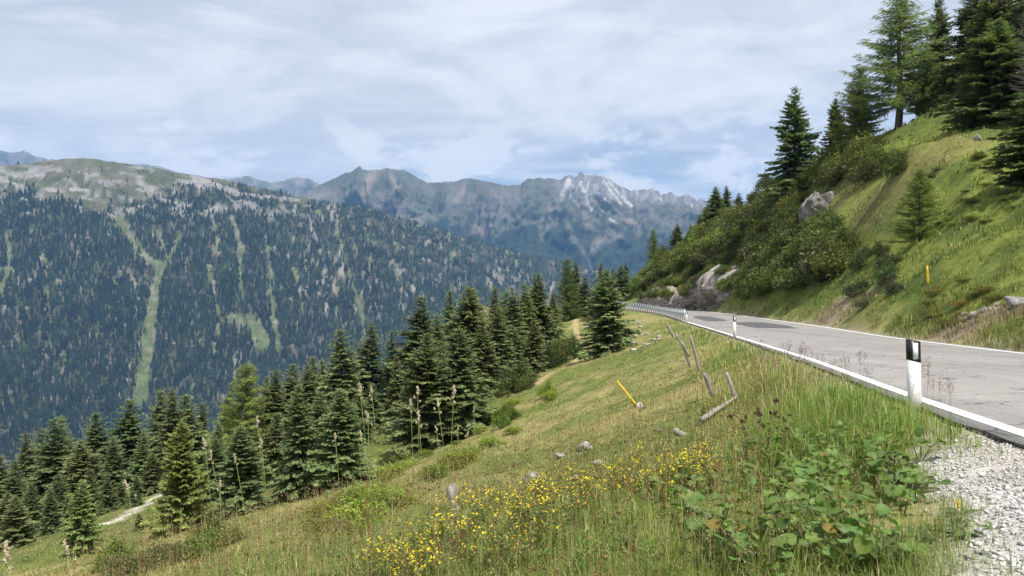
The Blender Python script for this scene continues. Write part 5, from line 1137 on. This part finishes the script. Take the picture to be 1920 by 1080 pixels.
# daisies
def daisy_proto(h, seed):
    r = np.random.default_rng(seed); g = Geo(); t = np.linspace(0, 1, 5)[:, None]; top = np.array([0.03, 0.0, h]); g.tube(top * t + np.array([0.02, 0, 0]) * np.sin(t * 3.1), np.linspace(0.002, 0.0014, 5), 4, (0.14, 0.18, 0.06))
    f = Geo(); k = 15; a = np.arange(k) / k * 6.28; d = nrm(np.stack([np.cos(a), np.sin(a) , 0.12 - 0.35 * np.sin(a)], 1)); f.cards(np.repeat([top], k, 0), d, r.uniform(0.019, 0.024, k), np.full(k, 0.0085), np.cross(d, np.array([0, 0.3, 1.0])), np.array([[0.82, 0.82, 0.80]] * k), 0.65)
    c = Geo(); octas(c, top + np.array([0, -0.001, 0.003]) + r.normal(0, 0.003, (10, 3)), 0.0035, (0.75, 0.5, 0.03), r)
    return [('stem', g.mesh('daisy_stem'), M['plant']), ('petals', f.mesh('daisy_petals'), M['plant']), ('disc', c.mesh('daisy_disc'), M['plant'])]
DPr = [daisy_proto(0.34, 1), daisy_proto(0.42, 2)]
for px, py, lb in [(1572,800,'white daisy farthest right in the verge grass'), (1539,763,'white daisy in the verge grass below the road line'), (1390,795,'white daisy beside the brown seed heads'), (1432,806,'white daisy right below the brown seed heads'), (1365,818,'white daisy left below the brown seed heads'), (1312,832,'white daisy above the leafy patch\'s left end'),
                   (1240,862,'white daisy at the top of the yellow flowers'), (1137,915,'white daisy in the middle of the yellow flowers'), (765,1058,'white daisy near the bottom edge by the yellow flowers'), (1304,829,'white daisy next to the broken grey stump'), (1500,680,'small white daisy close to the road line'), (1412,840,'low white daisy above the round leaves'), (1334,875,'white daisy at the left tip of the leafy patch')]:
    Yq = ground_pt(px, py + 45)
    if Yq is None: continue
    d = random.choice([0, 1]); H = (0.34, 0.42)[d]
    Y = Yq[1]; p = P(px, py, Y); z0 = zat(p[0], Y); put('daisy', lb, 'daisy', (p[0], Y, z0), DPr[d], 'white daisies in the verge', max(0.6, (p[2] - z0) / H), rz=0.0)
# brown-headed plants
def knap_proto(seed):
    r = np.random.default_rng(seed); g = Geo(); heads = []; lf = Geo()
    for i in range(5):
        hd = Geo(); heads.append(hd)
        top = np.array([r.normal(0, 0.09), r.normal(0, 0.05), r.uniform(0.42, 0.60)]); t = np.linspace(0, 1, 6)[:, None]; g.tube(top * t * np.array([1, 1, 1]) - np.array([top[0], top[1], 0]) * 0.35 * np.sin(t * 3.14), np.linspace(0.003, 0.0016, 6), 4, (0.10, 0.085, 0.045))
        octas(hd, top + r.normal(0, 0.009, (16, 3)), r.uniform(0.005, 0.009, 16), np.array([0.055, 0.03, 0.022]) * r.uniform(0.6, 1.5, 16)[:, None], r)
        n = 8; s = r.uniform(0.15, 0.8, n)[:, None]; a = r.uniform(0, 6.28, n); lf.cards(top * s, nrm(np.stack([np.cos(a), np.sin(a), 0.5 + 0 * a], 1)), r.uniform(0.03, 0.06, n), r.uniform(0.012, 0.02, n), None, np.array([0.10, 0.14, 0.045]) * r.uniform(0.8, 1.2, n)[:, None])
    return [('stems', g.mesh('knapweed_stems'), M['plant']), *[('seed_head', q.mesh('knapweed_head'), M['plant']) for q in heads], ('leaves', lf.mesh('knapweed_leaves'), M['grass'])]
KP = [knap_proto(701), knap_proto(702)]
for i, (px, py, Y, lb) in enumerate([(1440,757,7.4,'dark brown seed-head plant with the highest heads of the group'), (1400,785,7.2,'dark brown seed-head plant at the left of the group'), (1422,782,7.6,'dark brown seed-head plant in the middle of the group'), (1472,790,7.3,'dark brown seed-head plant at the right of the group')]):
    p = P(px, py, Y); z0 = zat(p[0], Y); put('brown_seed_plant', lb, 'wildflower', (p[0], Y, z0), KP[i % 2], 'brown seed-head plants above the leafy patch', max(0.5, (p[2] - z0) / 0.53))
# thin dark grasses seen against the asphalt
def panicle_proto(seed):
    r = np.random.default_rng(seed); g = Geo(); hd = Geo()
    for i in range(3):
        top = np.array([r.normal(0, 0.06), r.normal(0, 0.06), r.uniform(0.8, 1.0)]); t = np.linspace(0, 1, 6)[:, None]; g.tube(top * t, np.linspace(0.0022, 0.001, 6), 3, (0.16, 0.11, 0.06))
        n = 26; s = r.uniform(0.68, 1.0, n)[:, None]; p = top * s; e = p + r.normal(0, 0.035, (n, 3)) * (1.3 - s) * 2.2 + np.array([0, 0, 0.03])
        for q in range(0, n, 2): g.tube([p[q], e[q]], 0.0009, 3, (0.17, 0.11, 0.07), cap=False)
        octas(hd, e, r.uniform(0.004, 0.0075, n), np.array([0.13, 0.075, 0.06]) * r.uniform(0.6, 1.5, n)[:, None], r)
    return [('stems', g.mesh('panicle_stems'), M['plant']), ('seed_heads', hd.mesh('panicle_heads'), M['plant'])]
PP = [panicle_proto(801), panicle_proto(802), panicle_proto(803)]
PL_ = [(1418,627,13),(1432,622,13.5),(1450,640,12),(1478,625,12.4),(1495,632,11.5),(1512,640,11),(1540,650,11),(1555,665,10.2),(1575,662,10),(1590,655,10),(1612,648,9.8),(1585,680,9),(1625,675,8.8),(1750,700,7.6),(1765,690,7.8),(1782,705,7.2),(1735,660,8.2)]
for i, (px, top, Y) in enumerate(sorted(PL_)):
    p = P(px, top, Y); z0 = zat(p[0], Y); put('panicle_grass', 'thin dark flowering grass standing against the grey asphalt, %s from the left' % ORD[i], 'grass stalk', (p[0], Y, z0), PP[i % 3], 'dark flowering grasses along the road edge', max(0.3, min(1.0, p[2] - z0)))
# scattered dry stalks over the near slope (nobody could count them)
r = np.random.default_rng(900); n = 3400; Y = 3.0 * (22 / 3.0) ** r.random(n); X = r.uniform(-0.6, 0.35, n) * Y; dl, dr, _ = road_query(X, Y); k = dl > 0.5; X, Y = X[k], Y[k]; n = len(X)
g = Geo(); z = zterr(X, Y); h = r.uniform(0.28, 0.72, n); cc = np.where((r.random(n) < 0.35)[:, None], np.array([[0.26, 0.13, 0.07]]), np.array([[0.40, 0.33, 0.17]])) * r.uniform(0.7, 1.2, n)[:, None]
V, Q, T, C = blades(X, Y, z, h, np.maximum(0.003, Y / 747 * 0.42), cc, 0.25, r); g.add(V, Q, T, C)
tips = V.reshape(-1, 5, 3)[:, 4]; octas(g, np.repeat(tips, 3, 0) + r.normal(0, 0.012, (n * 3, 3)), 0.004 + 0.0003 * np.repeat(Y, 3), np.repeat(cc * 0.9, 3, 0), r)
o = kind(part('dry_stalks', g.mesh('dry_stalks'), M['grass'], None), 'stuff'); o['label'] = 'thin dry stalks scattered through the near grass'; o['category'] = 'grass'
